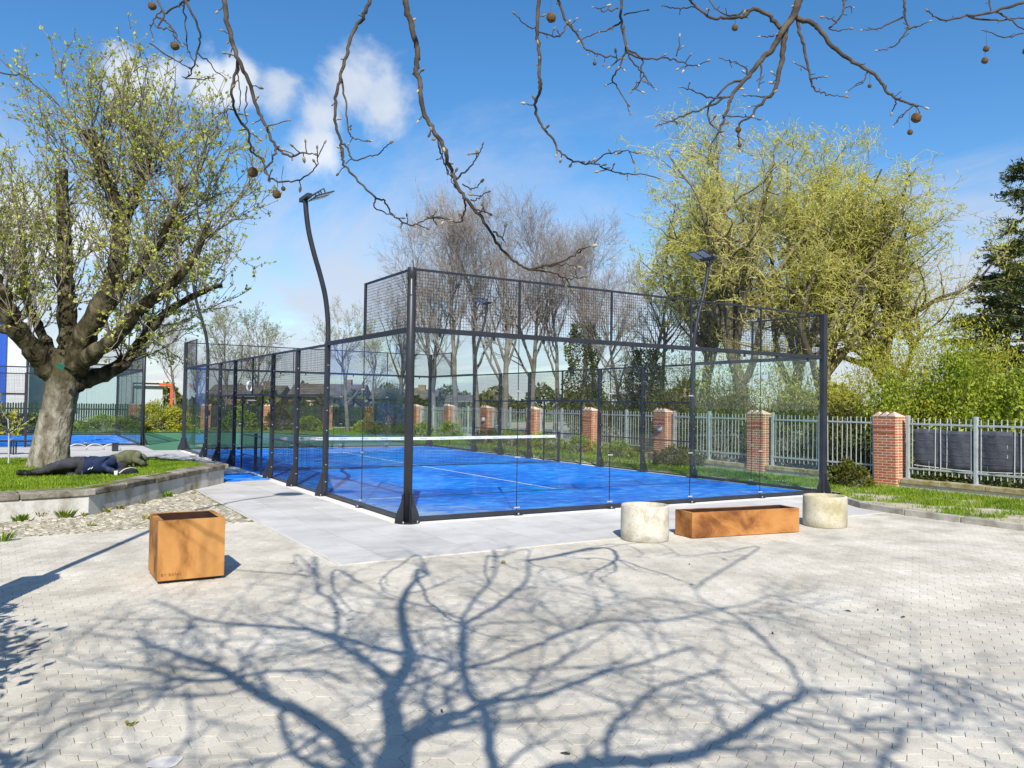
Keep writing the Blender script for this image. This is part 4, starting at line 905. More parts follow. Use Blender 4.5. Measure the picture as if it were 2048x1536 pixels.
# low houses with grey brown roofs beyond the fence
M['roof'] = mat('brown roof', [(.10, .085, .072), (.17, .145, .12)], 1.5, 7, .9, .5, 20, .1); M['hwall'] = mat('brick house wall', [(.20, .13, .09), (.28, .19, .14)], 3, 7, .9)
M['hwhite'] = mat('white house trim', [(.6, .6, .58), (.7, .7, .68)], 2)
M['pane'] = mat('dark window pane', [(.03, .04, .05), (.06, .07, .08)], 2, rough=.2)
def house(xa, xb, D, ridge_y, eave_y, label, wm, dp=8.0):
    A = W(xa, ridge_y, D); B = W(xb, ridge_y, D); zr = (A[2] + B[2]) / 2; ze = W((xa + xb) / 2, eave_y, D - 4)[2]
    c = (A + B) / 2; L = np.linalg.norm((B - A)[:2]); a = math.atan2(B[1] - A[1], B[0] - A[0])
    t = empty('house', (c[0], c[1], 0), a); tag(t, label, 'house', 'low houses beyond the fence')
    h = dp / 2
    MB().box(-L / 2 + .3, L / 2 - .3, -h + .4, h - .4, 0, ze).build('wall', wm, t)
    MB().add([(-L / 2, -h, ze - .1), (L / 2, -h, ze - .1), (L / 2, h, ze - .1), (-L / 2, h, ze - .1), (-L / 2, 0, zr), (L / 2, 0, zr)], [(0, 3, 2, 1), (0, 1, 5, 4), (2, 3, 4, 5)], [(0, 4, 3), (1, 2, 5)]).build('roof', M['roof'], t)
    MB().box(L * .18, L * .18 + .9, -.5, .5, zr - .6, zr + .55).build('chimney', M['hwall'], t)
    for k in range(int(L / 4)):
        x = -L / 2 + 2.2 + k * 4
        f = MB().box(x - .65, x + .65, -h + .34, -h + .40, max(.6, ze - 1.6), ze - .5).build('window', M['hwhite'], t)
        MB().box(x - .55, x + .55, -h + .32, -h + .339, max(.7, ze - 1.5), ze - .6).build('pane', M['pane'], f)
house(590, 735, 95, 768, 793, 'long low house with grey brown roof behind the court lamp mast', M['hwall'])
house(430, 575, 105, 770, 792, 'long low house with brown roof seen through the side mesh', M['hwall'])
house(745, 880, 100, 778, 797, 'low house behind the corner post and yew', M['hwall'])
house(895, 1010, 90, 790, 803, 'low pale house behind the bare tree trunks', M['hwhite'])
house(1240, 1420, 70, 788, 815, 'low brick house behind the third pillar of the side fence', M['hwall'])

# brick block behind the camera, mirrored in the court glass
bk = empty('apartment_block', (-6, -44, 0), 0); tag(bk, 'long brick block with white windows behind the camera, mirrored in the court glass', 'building')
MB().box(-45, 55, -10, 0, 0, 12.5).build('wall', M['hwall'], bk); MB().box(-45.4, 55.4, -10.4, .5, 12.5, 12.9).build('cornice', M['hwhite'], bk)
MB().add([(-45, .2, 12.9), (55, .2, 12.9), (55, -10.2, 12.9), (-45, -10.2, 12.9), (-45, -5, 16.4), (55, -5, 16.4)], [(0, 4, 5, 1), (2, 5, 4, 3), (0, 1, 2, 3)], [(0, 3, 4), (1, 5, 2)]).build('roof', M['roof'], bk)
wme = MB().box(-.75, .75, .0, .09, -.95, .95).mesh('window'); wme.materials.append(M['hwhite']); pme = MB().box(-.62, -.04, .09, .096, -.82, .82).box(.04, .62, .09, .096, -.82, .82).mesh('pane'); pme.materials.append(M['pane'])
for i in range(31):
    for z in (1.9, 5.0, 8.0, 10.9):
        f = bpy.data.objects.new('window', wme); f.location = (-42 + i * 3.1, 0, z); link(f, bk); g = bpy.data.objects.new('pane', pme); link(g, f)
# ------------------------------------------------------------------ trees
def grow(p0, d0, L, r0, k, jit, trop, taper=.25, rg_=rng, wob=0.0):
    n = len(p0); P = np.zeros((n, k, 3)); P[:, 0] = p0; d = norm(d0); trop = np.asarray(trop, float); L = np.broadcast_to(L, n); r0 = np.broadcast_to(r0, n)
    for i in range(1, k):
        d = norm(d + jit * rg_.normal(0, 1, (n, 3)) + trop); P[:, i] = P[:, i - 1] + d * (L / (k - 1))[:, None]
    t = np.linspace(0, 1, k); return P, r0[:, None] * (1 - (1 - taper) * t)[None]
def sprout(P, Rr, m, t0, t1, ang, sd, rg_=rng):
    n, k, _ = P.shape; idx = np.repeat(np.arange(n), m); t = rg_.uniform(t0, t1, n * m) * (k - 1); i = np.minimum(t.astype(int), k - 2); f = (t - i)[:, None]
    a = P[idx, i]; b = P[idx, i + 1]; s = a * (1 - f) + b * f; T = norm(b - a); rv = norm(np.cross(T, rg_.normal(0, 1, T.shape))); al = np.radians(rg_.normal(ang, sd, len(idx)))[:, None]
    d = T * np.cos(al) + rv * np.sin(al); r = Rr[idx, i] * (1 - f[:, 0]) + Rr[idx, i + 1] * f[:, 0]
    return s, d, r, t / (k - 1), idx
def leaf_mesh(name, base, direc, size, asp, rg_, fold=.25):
    n = len(base); d = norm(direc); s = norm(np.cross(d, rg_.normal(0, 1, d.shape))); up = np.cross(s, d); size = np.broadcast_to(size, n)[:, None]
    V = np.stack([base, base + d * size * .45 + s * size * asp / 2 + up * size * fold * .3, base + d * size, base + d * size * .45 - s * size * asp / 2 + up * size * fold * .3], 1).reshape(-1, 3)
    o = np.arange(n)[:, None] * 4; t = np.stack([o + [0, 1, 2], o + [0, 2, 3]], 1).reshape(-1, 3)
    return mesh_np(name, V, None, t, var=np.repeat(rg_.random(n), 2))
def along(P, n, t0, t1, rg_):
    """n random points on each polyline with tangents"""
    s, d, r, t, i = sprout(P, np.ones(P.shape[:2]), n, t0, t1, 0, .1, rg_); return s, d
class Limb:
    def __init__(s): s.V = []; s.Q = []; s.n = 0
    def add(s, P, Rr, sides):
        V, q = tubes(P, Rr, sides); s.V.append(V); s.Q.append(q + s.n); s.n += len(V)
    def build(s, name, m, parent, smooth=True): return ob(name, mesh_np(name, np.concatenate(s.V), np.concatenate(s.Q), smooth=smooth), m, parent)

# bare deciduous trees behind the fence ---------------------------------
def bare_tree(seed, H=12.5, r=.19, nl=13, spread=32, leafn=0, fork=.22, leaf_mat=None, dens=1.0, leafsz=.06):
    g_ = np.random.default_rng(seed); t = {}
    big = Limb(); tw = Limb()
    P0, R0 = grow(np.zeros((1, 3)), np.array([[0, 0, 1.0]]), H * .86, r, 14, .05, (0, 0, .05), .12, g_)
    big.add(P0, R0, 9)
    s, d, rr, tt, _ = sprout(P0, R0, nl, fork, .92, spread, 8, g_)
    P1, R1 = grow(s, d, H * (.58 - .36 * tt) * g_.uniform(.75, 1.15, len(s)), rr * .62, 10, .09, (0, 0, .10), .15, g_); big.add(P1, R1, 6)
    s, d, rr, tt, _ = sprout(np.concatenate([P1]), R1, int(9 * dens), .2, 1, 36, 10, g_)
    P2, R2 = grow(s, d, H * .19 * (1.2 - .6 * tt) * g_.uniform(.6, 1.2, len(s)), rr * .6, 7, .10, (0, 0, .06), .2, g_); tw.add(P2, np.maximum(R2, .008), 4)
    s, d, rr, tt, _ = sprout(P2, R2, int(8 * dens), .15, 1, 34, 12, g_)
    P3, R3 = grow(s, d, H * .085 * g_.uniform(.5, 1.25, len(s)), np.maximum(rr * .6, .007), 5, .12, (0, 0, .04), .3, g_); tw.add(P3, np.maximum(R3, .0045), 3)
    s, d, rr, tt, _ = sprout(P3, R3, 4, .2, 1, 38, 12, g_)
    P4, R4 = grow(s, d, H * .036 * g_.uniform(.5, 1.3, len(s)), .0046, 3, .12, (0, 0, .03), .6, g_); tw.add(P4, R4, 3)
    t['trunk'] = mesh_np('trunk', np.concatenate(big.V), np.concatenate(big.Q), smooth=True); t['twigs'] = mesh_np('twigs', np.concatenate(tw.V), np.concatenate(tw.Q))
    t['trunk'].materials.append(M['barkB']); t['twigs'].materials.append(M['twigB'])
    if leafn:
        b, dd = along(P4, leafn, .2, 1, g_); dd = dd + g_.normal(0, .8, dd.shape); t['crown'] = leaf_mesh('crown', b, dd, leafsz * g_.uniform(.6, 1.3, len(b)), .7, g_); t['crown'].materials.append(leaf_mat)
    return t
def place_tree(name, tm, loc, rz, sc, label, group):
    t = empty(name, loc, rz); t.scale = (sc, sc, sc * 1.0); tag(t, label, 'tree', group)
    for k, me in tm.items(): link(bpy.data.objects.new(k, me), t)
    return t
bt = [bare_tree(11), bare_tree(12, H=13, nl=16, spread=28, fork=.16), bare_tree(13, H=12, nl=14, spread=38, fork=.28)]
grp = 'bare trees behind the side fence'
def tpos(px, R_):
    a = YAW + math.atan((px - 1024) / F_PX); return (CAM[0] + R_ * math.sin(a), CAM[1] + R_ * math.cos(a), .0)
specs = [(0, 870, 47, .4, .97, 'bare tree leftmost of the tall group, directly right of the corner post'),
         (1, 915, 45, 2.1, 1.00, 'bare tree with pale upright trunk behind the mesh, second of the tall group'),
         (2, 962, 46, 4.0, 1.03, 'bare tree behind the far right mast of the court'),
         (0, 1010, 44, 5.2, 1.06, 'tallest bare tree above the glass wall, middle of the group'),
         (1, 1062, 48, 3.3, 1.02, 'bare tree right of the tallest one'),
         (2, 1110, 47, 1.2, .93, 'bare tree left of the ivy covered trunk'),
         (1, 1195, 45, .7, .90, 'slender bare tree at the right end of the bare group'),
         (0, 798, 54, 3.0, .88, 'smaller bare tree left of the corner post top'),
         (2, 1250, 42, 2.6, .72, 'low bare tree between the bare group and the willow')]
for k, px, R_, rz, sc, lab in specs: place_tree('bare_tree', bt[k], tpos(px, R_), rz, sc, lab, grp)
# trees just coming into leaf
birch = bare_tree(21, H=8.2, r=.13, nl=13, spread=30, leafn=2, fork=.22, leaf_mat=M['leafB'], dens=.75, leafsz=.085)
birch2 = bare_tree(22, H=8.5, r=.17, nl=12, spread=42, leafn=1, fork=.26, leaf_mat=M['leafY'], dens=.75, leafsz=.085)
g2 = 'trees coming into leaf beyond the far fence'
place_tree('spring_tree', birch, tpos(455, 60), 1.0, 1.0, 'pale green budding tree behind the side mesh, left one', g2)
place_tree('spring_tree', birch, tpos(520, 62), 3.1, .98, 'pale green budding tree behind the side mesh, right one', g2)
place_tree('spring_tree', birch2, tpos(697, 49.5), .3, .86, 'thin tree with few leaves behind the first glass pane', g2)
place_tree('spring_tree', birch2, tpos(745, 58), 2.2, .80, 'sparse tree left of the corner post behind the glass', g2)
place_tree('bare_tree', bt[2], tpos(352, 66), 2.2, .66, 'bare tree behind the far left corner of the near court', 'bare trees at far left')
place_tree('bare_tree', bt[0], tpos(398, 72), .2, .52, 'small bare tree right of the orange frame', 'bare trees at far left')
place_tree('spring_tree', birch2, tpos(1320, 36), 4.2, .95, 'budding tree behind the right floodlight mast', g2)

# corkscrew willows ------------------------------------------------------
def willow(seed, H, limbs, nl, leafs):
    g_ = np.random.default_rng(seed); big = Limb(); tw = Limb()
    P0, R0 = grow(np.zeros((1, 3)), np.array([[.02, .05, 1.0]]), H * .40, .30, 8, .06, (0, 0, .02), .6, g_); big.add(P0, R0, 9)
    d0 = np.array([[math.cos(a) * sp, math.sin(a) * sp, 1.0] for a, sp in limbs]); n0 = len(d0); st = P0[0][g_.integers(4, 8, n0)]
    P1, R1 = grow(st, d0, H * g_.uniform(.58, .70, n0), .15, 16, .14, (0, 0, .05), .18, g_); big.add(P1, R1, 7)
    s, d, rr, tt, _ = sprout(P1, R1, 11, .15, 1, 42, 12, g_)
    P2, R2 = grow(s, d, H * .27 * (1.15 - .55 * tt) * g_.uniform(.6, 1.2, len(s)), rr * .55, 12, .23, (0, 0, .05), .2, g_); big.add(P2, np.maximum(R2, .012), 5)
    s, d, rr, tt, _ = sprout(P2, R2, nl, .15, 1, 45, 14, g_)
    P3, R3 = grow(s, d, H * .105 * g_.uniform(.5, 1.3, len(s)), np.maximum(rr * .55, .010), 9, .34, (0, 0, .0), .3, g_); tw.add(P3, np.maximum(R3, .0055), 3)
    s, d, rr, tt, _ = sprout(P3, R3, 5, .1, 1, 45, 15, g_)
    P4, R4 = grow(s, d, H * .05 * g_.uniform(.5, 1.3, len(s)), .0058, 6, .42, (0, 0, -.06), .6, g_); tw.add(P4, R4, 3)
    # leaf density comes in drifts
    b, dd = along(P4, leafs, .05, 1, g_)
    dr = np.sin(b[:, 0] * 1.1 + seed) + np.sin(b[:, 1] * 1.3 + 2 * seed) + np.sin(b[:, 2] * 1.5 + b[:, 0] * .7) + g_.normal(0, .9, len(b)); k = dr > -.35; b, dd = b[k], dd[k]
    lf = leaf_mesh('crown', b, dd + g_.normal(0, .55, dd.shape), .12 * g_.uniform(.5, 1.4, len(b)), .26, g_)
    o = {'trunk': mesh_np('trunk', np.concatenate(big.V), np.concatenate(big.Q), smooth=True), 'twigs': mesh_np('twigs', np.concatenate(tw.V), np.concatenate(tw.Q)), 'crown': lf}
    o['trunk'].materials.append(M['barkW']); o['twigs'].materials.append(M['twigW']); lf.materials.append(M['leafW']); return o
w1 = willow(31, 11.8, [(.2, .18), (1.4, .32), (2.6, .40), (3.7, .30), (4.6, .42), (5.6, .50), (.8, .6)], 11, 8)
w2 = willow(32, 11.0, [(0, .75), (1.0, .45), (2.3, .25), (3.4, .30), (4.4, .5), (5.4, .85), (6.0, .95), (4.9, .2)], 11, 8)
gw = 'corkscrew willows behind the railings'
place_tree('willow_tree', w1, tpos(1500, 30), .3, 1.0, 'yellow green corkscrew willow left, behind the court corner', gw)
place_tree('willow_tree', w2, tpos(1640, 29), .0, .97, 'broad yellow green corkscrew willow leaning right over the shrubs', gw)
place_tree('willow_tree', w1, tpos(1405, 34), 2.4, .90, 'farther corkscrew willow behind the right floodlight mast', gw)
place_tree('willow_tree', w2, tpos(1790, 32), 2.9, .86, 'farther corkscrew willow at right before the dark conifer', gw)

place_tree('willow_tree', w1, tpos(1575, 33), 4.1, .97, 'middle corkscrew willow closing the gap between the two front ones', gw)
# leafy shrubs -------------------------------------------------------------
def shrub(name, loc, rx, ry, h, n, size, m, label, group=None, seed=1, asp=.55, z0=.05, stems=14, cat='shrub', lump=.35, shell=.55):
    g_ = np.random.default_rng(seed); t = empty(name, (loc[0], loc[1], 0)); tag(t, label, cat, group)
    nb = max(12, int(n / 55)); u = norm(g_.normal(0, 1, (nb, 3))); rad = g_.uniform(shell, 1.0, nb) ** .6
    c = u * rad[:, None]; c[:, 2] = np.abs(c[:, 2]) if z0 < .5 else c[:, 2]
    c = c * [rx, ry, h] + [0, 0, z0]; c[:, :2] *= (1 - .25 * (c[:, 2:3] / h) ** 2)
    k = g_.integers(0, nb, n); sp = lump * (rx + ry + h) / 3 * .55
    b = c[k] + g_.normal(0, 1, (n, 3)) * sp * .45; b[:, 2] = np.abs(b[:, 2])
    d = norm(b - [0, 0, h * .3]) + g_.normal(0, .9, (n, 3)) + [0, 0, .35]
    o = ob('foliage', leaf_mesh('foliage', b, d, size * g_.uniform(.6, 1.3, n), asp, g_), m, t)
    e = c[g_.integers(0, nb, stems * 3)]; P = np.stack([e * [.12, .12, 0], e * [.5, .5, .5] + g_.normal(0, .05, e.shape) * (rx + ry) / 2, e], 1)
    L_ = Limb(); L_.add(P, np.tile([.022, .014, .005], (len(P), 1)), 4); L_.build('stems', M['twigB'], t); return t
gh = 'shrubs behind the railings'
def sp_(px, R_): return tpos(px, R_)[:2]
shrub('hedge_shrub', sp_(1800, 24.4), 1.5, 1.7, 2.7, 9500, .10, M['leafH'], 'bright green shrub above the pillar beside the tarpaulin', gh, 41)
shrub('hedge_shrub', sp_(1930, 23.9), 1.5, 1.6, 3.4, 9500, .105, M['leafH'], 'bright green shrub above the left part of the tarpaulin', gh, 42)
shrub('hedge_shrub', sp_(2060, 23.2), 1.4, 1.7, 2.9, 9000, .10, M['leafH'], 'bright green shrub at the right picture edge above the tarpaulin', gh, 43)
shrub('hedge_shrub', sp_(1890, 25.6), 2.3, 2.0, 5.2, 13000, .10, M['leafY'], 'tall yellow green shrub behind the bright green ones', gh, 44, asp=.3)
shrub('hedge_shrub', sp_(1860, 23.6), 1.0, 1.0, 2.3, 4500, .08, M['leafY'], 'loose yellowish shrub between the bright green ones', gh, 53, lump=.5)
shrub('hedge_shrub', sp_(1995, 24.6), 1.2, 1.2, 3.9, 5500, .09, M['leafY'], 'loose yellowish shrub above the right part of the tarpaulin', gh, 54, lump=.55, asp=.4)
shrub('hedge_shrub', sp_(1690, 24.0), 1.1, 1.6, 2.0, 7000, .09, M['leafI'], 'dull olive shrub right of the court corner post', gh, 45)
shrub('hedge_shrub', sp_(1750, 27.0), 1.6, 1.4, 3.9, 9000, .09, M['leafY'], 'thin yellow shrub behind the court corner post', gh, 46, asp=.3)
shrub('hedge_shrub', sp_(1590, 25.4), 1.2, 1.8, 2.1, 9000, .09, M['leafI'], 'dark shrub behind the railing inside the court corner', gh, 47)
shrub('hedge_shrub', sp_(1440, 28.5), 1.4, 2.2, 2.6, 9000, .09, M['leafI'], 'olive shrub behind the railing left of the second pillar', gh, 48)
shrub('hedge_shrub', sp_(1340, 32.0), 1.4, 2.0, 2.6, 8000, .09, M['leafI'], 'olive shrub behind the lamp pillar', gh, 49)
shrub('hedge_shrub', sp_(1230, 35.0), 1.4, 2.4, 2.0, 7000, .09, M['leafI'], 'olive shrub behind the fourth railing', gh, 50)
shrub('hedge_shrub', sp_(1985, 22.2), .6, 2.4, .9, 7000, .07, M['leafD'], 'dark low ivy behind the tarpaulin', gh, 51)
shrub('hedge_shrub', sp_(1690, 23.2), .6, 2.0, .9, 6000, .07, M['leafD'], 'dark low ivy behind the railing right of the court', gh, 52)
for i, (px, R_, rx, h, n, m, lab) in enumerate([(1455, 31, 1.6, 5.0, 4200, 'leafW', 'airy yellow green thicket under the left willow'), (1570, 30, 1.5, 4.4, 4200, 'leafW', 'airy yellow green thicket inside the court corner'), (1650, 29, 1.3, 3.8, 3000, 'leafW', 'airy yellow thicket directly behind the right corner post'), (1360, 36, 1.7, 5.0, 3800, 'leafW', 'airy yellow green thicket behind the right floodlight mast'), (1255, 40, 1.6, 4.6, 5000, 'leafI', 'olive thicket right of the ivy column'), (1790, 29, 2.0, 5.4, 4500, 'leafW', 'tall yellow green thicket right of the corner post')]):
    shrub('thicket', sp_(px, R_), rx, rx, h, n, .13, M[m], lab, 'thickets under the willows', 130 + i, asp=.28, stems=22, lump=.5, shell=.3)
# growth inside the fence
gi = 'low growth along the inside of the fence'
for i, (px, R_, rx, ry, h, m, lab) in enumerate([(1700, 20.9, .42, .55, .55, 'leafI', 'dark bramble heap between the court corner and the end pillar'), (1420, 26.6, .4, .9, .5, 'leafI', 'bramble below the railing at the second pillar'), (1345, 25.6, .5, .8, .55, 'leafI', 'bramble clump beside the lamp pillar'),
        (1240, 28.5, .5, 1.2, .55, 'leafH', 'green nettles below the third railing'), (1170, 30.5, .5, 1.2, .6, 'leafH', 'green nettles below the fourth pillar'), (1100, 32.5, .55, 1.3, .7, 'leafH', 'green nettles by the net post end'), (1040, 35, .55, 1.4, .75, 'leafH', 'green nettles behind the net, centre'), (985, 37, .6, 1.2, .7, 'leafI', 'dark nettles below the lamp pillar at the far end'),
        (900, 40.0, .7, 1.1, .9, 'leafH', 'leafy bush at the far right court corner'), (845, 41.5, .6, .9, .85, 'leafH', 'leafy bush right of the corner post near the far fence')]):
    p = sp_(px, R_); p = (min(p[0], 12.55 + .03 * p[1]), p[1]); shrub('fence_bush', p, rx, ry, h, 2600, .08, M[m], lab, gi, 60 + i)
# dark yew, shrubs beyond the left court
shrub('yew_bush', sp_(778, 45.0), 1.35, 1.35, 2.55, 14000, .10, M['leafD'], 'dense dark green yew behind the net left of the corner post', None, 71, asp=.22)
shrub('yew_bush', sp_(790, 45.5), .9, .9, 3.1, 5000, .10, M['leafI'], 'olive young conifer standing in the yew', None, 72, asp=.22)
gl = 'shrubs along the far fence'
for i, (px, R_, rx, ry, h, m, lab) in enumerate([(315, 50, 1.3, .8, 1.7, 'leafY', 'yellow green shrub between the left court post and the near court'), (352, 50.5, .9, .6, 1.4, 'leafY', 'low straw coloured shrub left of the near court far corner'), (215, 49.5, 1.6, .7, .85, 'leafH', 'green shrub behind the left court right of the trunk'), (262, 49.6, 1.0, .7, .8, 'leafI', 'olive shrub behind the left court corner post'),
        (40, 49, 1.6, .8, 1.0, 'leafD', 'dark shrub behind the left court left of the trunk'), (-20, 48, 1.6, .8, 1.0, 'leafI', 'olive shrub behind the left court at the picture edge'), (100, 49.4, 1.6, .8, .9, 'leafH', 'green shrub hidden behind the big trunk'), (480, 51, 1.2, .6, 1.3, 'leafH', 'green shrub before the far pickets seen through the side mesh'), (560, 51.5, 1.0, .6, 1.5, 'leafI', 'olive shrub before the far pickets by the court door'), (620, 51.5, 1.0, .5, .8, 'leafH', 'low green shrub before the far pickets'), (735, 50, .9, .5, .7, 'leafY', 'low yellow plant before the pickets by the thin tree')]):
    shrub('far_shrub', sp_(px, R_), rx, ry, h, 4200, .11, M[m], lab, gl, 80 + i)
# far woods that read as one mass
def wood(px, R_, rx, h, label, seed):
    g_ = np.random.default_rng(seed); n = 7000; a = YAW + math.atan((px - 1024) / F_PX); c = np.array(tpos(px, R_)); ax = np.array([math.cos(a), -math.sin(a), 0]); fw = np.array([math.sin(a), math.cos(a), 0])
    u = g_.uniform(-1, 1, n); hh = h * (.62 + .22 * np.sin(u * 9 + seed) + .16 * np.sin(u * 23 + 2 * seed)) * g_.uniform(0, 1, n) ** .6
    b = c + ax * (u * rx)[:, None] + fw * g_.normal(0, 2, n)[:, None]; b[:, 2] = hh
    o = ob('distant_wood', leaf_mesh('distant_wood', b, g_.normal(0, 1, (n, 3)) + [0, 0, .5], .6 * g_.uniform(.5, 1.3, n), .6, g_), M['leafI']); tag(o, label, 'wood', kind='stuff')
wood(480, 130, 18, 4.4, 'far dark wood behind the low houses at left', 1); wood(800, 128, 22, 5.0, 'far dark wood behind the corner post', 2)
wood(610, 64, 7.5, 2.4, 'olive hedge behind the far picket fence', 5); wood(800, 66, 8, 2.6, 'olive hedge behind the yew', 6)
wood(1150, 105, 22, 4.6, 'far dark wood behind the bare trees', 3); wood(1480, 75, 16, 4.4, 'far dark wood behind the willow trunks', 4)

# ivy clad trunk between bare trees and willow
def ivy_tree(px, R_, h, w_, label, seed, n=6500):
    g_ = np.random.default_rng(seed); p = tpos(px, R_); t = empty('ivy_tree', p); tag(t, label, 'tree')
    P, Rr = grow(np.zeros((1, 3)), np.array([[0, 0, 1.0]]), h + 2.5, .2, 10, .05, (0, 0, .05), .15, g_); L_ = Limb(); L_.add(P, Rr, 8)
    s, d, rr, tt, _ = sprout(P, Rr, 16, .5, 1, 45, 10, g_); P2, R2 = grow(s, d, 2.2, rr * .5, 7, .12, (0, 0, .08), .2, g_); L_.add(P2, R2, 4); L_.build('trunk', M['barkB'], t)
    z = h * g_.random(n) ** .8; a = g_.uniform(0, 6.28, n); wid = w_ * (.55 + .45 * np.sin(z / h * 2.6)) * (1 + .25 * np.sin(z * 3 + a * 2)) * np.sqrt(g_.uniform(.3, 1, n))
    b = np.stack([np.cos(a) * wid, np.sin(a) * wid, z], -1); ob('ivy', leaf_mesh('ivy', b, np.stack([np.cos(a), np.sin(a), -.3 + 0 * a], -1) + g_.normal(0, .7, (n, 3)), .12 * g_.uniform(.6, 1.3, n), .8, g_), M['leafI'], t)
ivy_tree(1165, 44, 6.4, .95, 'ivy covered tree column between the bare trees and the willow', 201)
ivy_tree(1290, 38, 4.6, .8, 'lower ivy covered tree behind the lamp pillar', 202, 4500)
# dark conifer at the right edge
def conifer(px, R_, H, label, seed):
    g_ = np.random.default_rng(seed); t = empty('conifer', tpos(px, R_)); tag(t, label, 'tree')
    P, Rr = grow(np.zeros((1, 3)), np.array([[0, 0, 1.0]]), H, .2, 12, .01, (0, 0, .05), .08, g_); L_ = Limb(); L_.add(P, Rr, 8)
    n = 120; z = H * g_.uniform(.08, .97, n); a = g_.uniform(0, 6.28, n); ln = (H - z) * .36 + .4
    P1, R1 = grow(np.stack([0 * z, 0 * z, z], -1), np.stack([np.cos(a), np.sin(a), .15 + 0 * a], -1), ln, .03, 8, .05, (0, 0, -.03), .3, g_); L_.add(P1, R1, 4)
    s, d, rr, tt, _ = sprout(P1, R1, 12, .15, 1, 50, 10, g_); d[:, 2] *= .4; P2, R2 = grow(s, d, .55 * g_.uniform(.5, 1.2, len(s)), .012, 4, .1, (0, 0, -.05), .4, g_); L_.add(P2, R2, 3); L_.build('trunk', M['barkW'], t)
    b, dd = along(P2, 16, 0, 1, g_); b2, dd2 = along(P1, 30, .2, 1, g_); b = np.concatenate([b, b2]); dd = np.concatenate([dd, dd2])
    ob('crown', leaf_mesh('crown', b, dd + g_.normal(0, .6, dd.shape), .17 * g_.uniform(.6, 1.2, len(b)), .28, g_), M['leafD'], t)
conifer(2075, 32, 10.6, 'dark conifer at the right picture edge', 211)
conifer(2010, 36, 8.6, 'lower dark conifer left of the tallest conifer', 212)

# ------------------------------------------------------------------ the big pollarded tree in the raised bed
g_ = np.random.default_rng(77)
D0 = 16.75
bt_ = empty('pollard_tree', tuple(W(98, 925, D0) * [1, 1, 0] + [0, 0, BZ])); tag(bt_, 'thick pollarded tree just coming into leaf in the raised bed', 'tree')
o0 = np.array(bt_.location)
def limbpx(pts, depths, w0, w1, n=6):
    P = np.array([W(x, y, D0 + d) for (x, y), d in zip(pts, depths)]); k = len(pts)
    P = catmull(P, n); t = np.linspace(0, 1, len(P)); r = .82 * (w0 + (w1 - w0) * t) / 2 * D0 / F_PX; return P, r
TR = [((96, 945), 92), ((98, 925), 86), ((102, 900), 80), ((109, 860), 76), ((117, 820), 72), ((124, 785), 72), ((129, 755), 74), ((133, 728), 70), ((136, 700), 56)]
P = catmull(np.array([W(x, y, D0) for (x, y), _ in TR]), 6); rr_ = np.interp(np.linspace(0, 1, len(P)), np.linspace(0, 1, len(TR)), [w_ * .84 for _, w_ in TR]) / 2 * D0 / F_PX
# trunk with fluted, knobbly surface
ns = 40; V, q = tubes(P[None] - o0, rr_[None], ns); V = V.reshape(len(P), ns, 3); ct = (P - o0)[:, None]
an = np.linspace(0, 2 * np.pi, ns, endpoint=False)[None]; zz = np.linspace(0, 1, len(P))[:, None]
fl = 1 + .07 * np.sin(an * 3 + zz * 2) * (1 - .5 * zz) + .035 * np.sin(an * 7 + zz * 9) + .025 * np.sin(an * 13 - zz * 17) + .07 * np.exp(-((zz - .0) / .10) ** 2) * (np.sin(an * 4) > 0) + g_.normal(0, .012, (len(P), ns))
V = ct + (V - ct) * fl[:, :, None]
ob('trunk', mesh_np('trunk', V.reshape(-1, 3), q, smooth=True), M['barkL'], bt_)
LB = [([(118, 765), (92, 735), (60, 692), (28, 648), (8, 600), (-12, 560), (-50, 500), (-95, 440)], (0, -.2, -.5, -.8, -1, -1.1, -1.3, -1.5), 52, 26),
      ([(134, 745), (137, 690), (134, 620), (131, 540), (127, 450), (123, 338)], (.1, .3, .5, .6, .7, .8), 54, 28),
      ([(145, 735), (170, 670), (205, 605), (230, 550), (242, 470), (234, 415), (206, 342), (174, 258)], (-.1, -.2, -.3, -.4, -.6, -.8, -1.0, -1.2), 56, 26),
      ([(243, 455), (262, 405), (286, 355), (299, 318)], (-.5, -.4, -.4, -.4), 28, 22),
      ([(146, 742), (185, 708), (228, 678), (268, 632), (308, 596), (352, 560), (392, 505), (420, 440)], (0, -.4, -.7, -1, -1.2, -1.4, -1.5, -1.6), 44, 12),
      ([(140, 775), (180, 757), (222, 742), (262, 712), (298, 662), (338, 622), (392, 590), (445, 570)], (0, .3, .6, .8, 1, 1.1, 1.2, 1.3), 46, 10),
      ([(116, 735), (96, 690), (70, 640), (50, 590), (45, 520), (40, 430)], (0, .5, .9, 1.2, 1.4, 1.5), 30, 12),
      ([(150, 725), (200, 640), (262, 560), (310, 500), (345, 430), (370, 370)], (0, -.6, -1.1, -1.4, -1.6, -1.7), 30, 9),
      ([(60, 690), (10, 660), (-60, 640), (-130, 600)], (-.5, -.3, 0, .3), 24, 9)]
limbs = Limb(); LP = []
for pts, dp, w0, w1 in LB:
    P, r = limbpx(pts, dp, w0, w1); r = r * (1 + .07 * np.sin(np.arange(len(r)) * 1.3) + g_.normal(0, .05, len(r))); P = P + g_.normal(0, .012, P.shape)
    limbs.add((P - o0)[None], r[None], 14); LP.append((P - o0, r))
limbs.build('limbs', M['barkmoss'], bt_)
for li in (1, 2, 3):                                        # sawn ends
    P, r = LP[li]; d = norm(P[-1] - P[-2]); o = MB().lathe([(0, .006), (r[-1] * .98, .004), (r[-1] * 1.02, -.03)], 14).build('sawn_end', M['sawn'], bt_, loc=tuple(P[-1])); o.rotation_euler = Vector(d).to_track_quat('Z', 'Y').to_euler()
kk = 24; RS = []
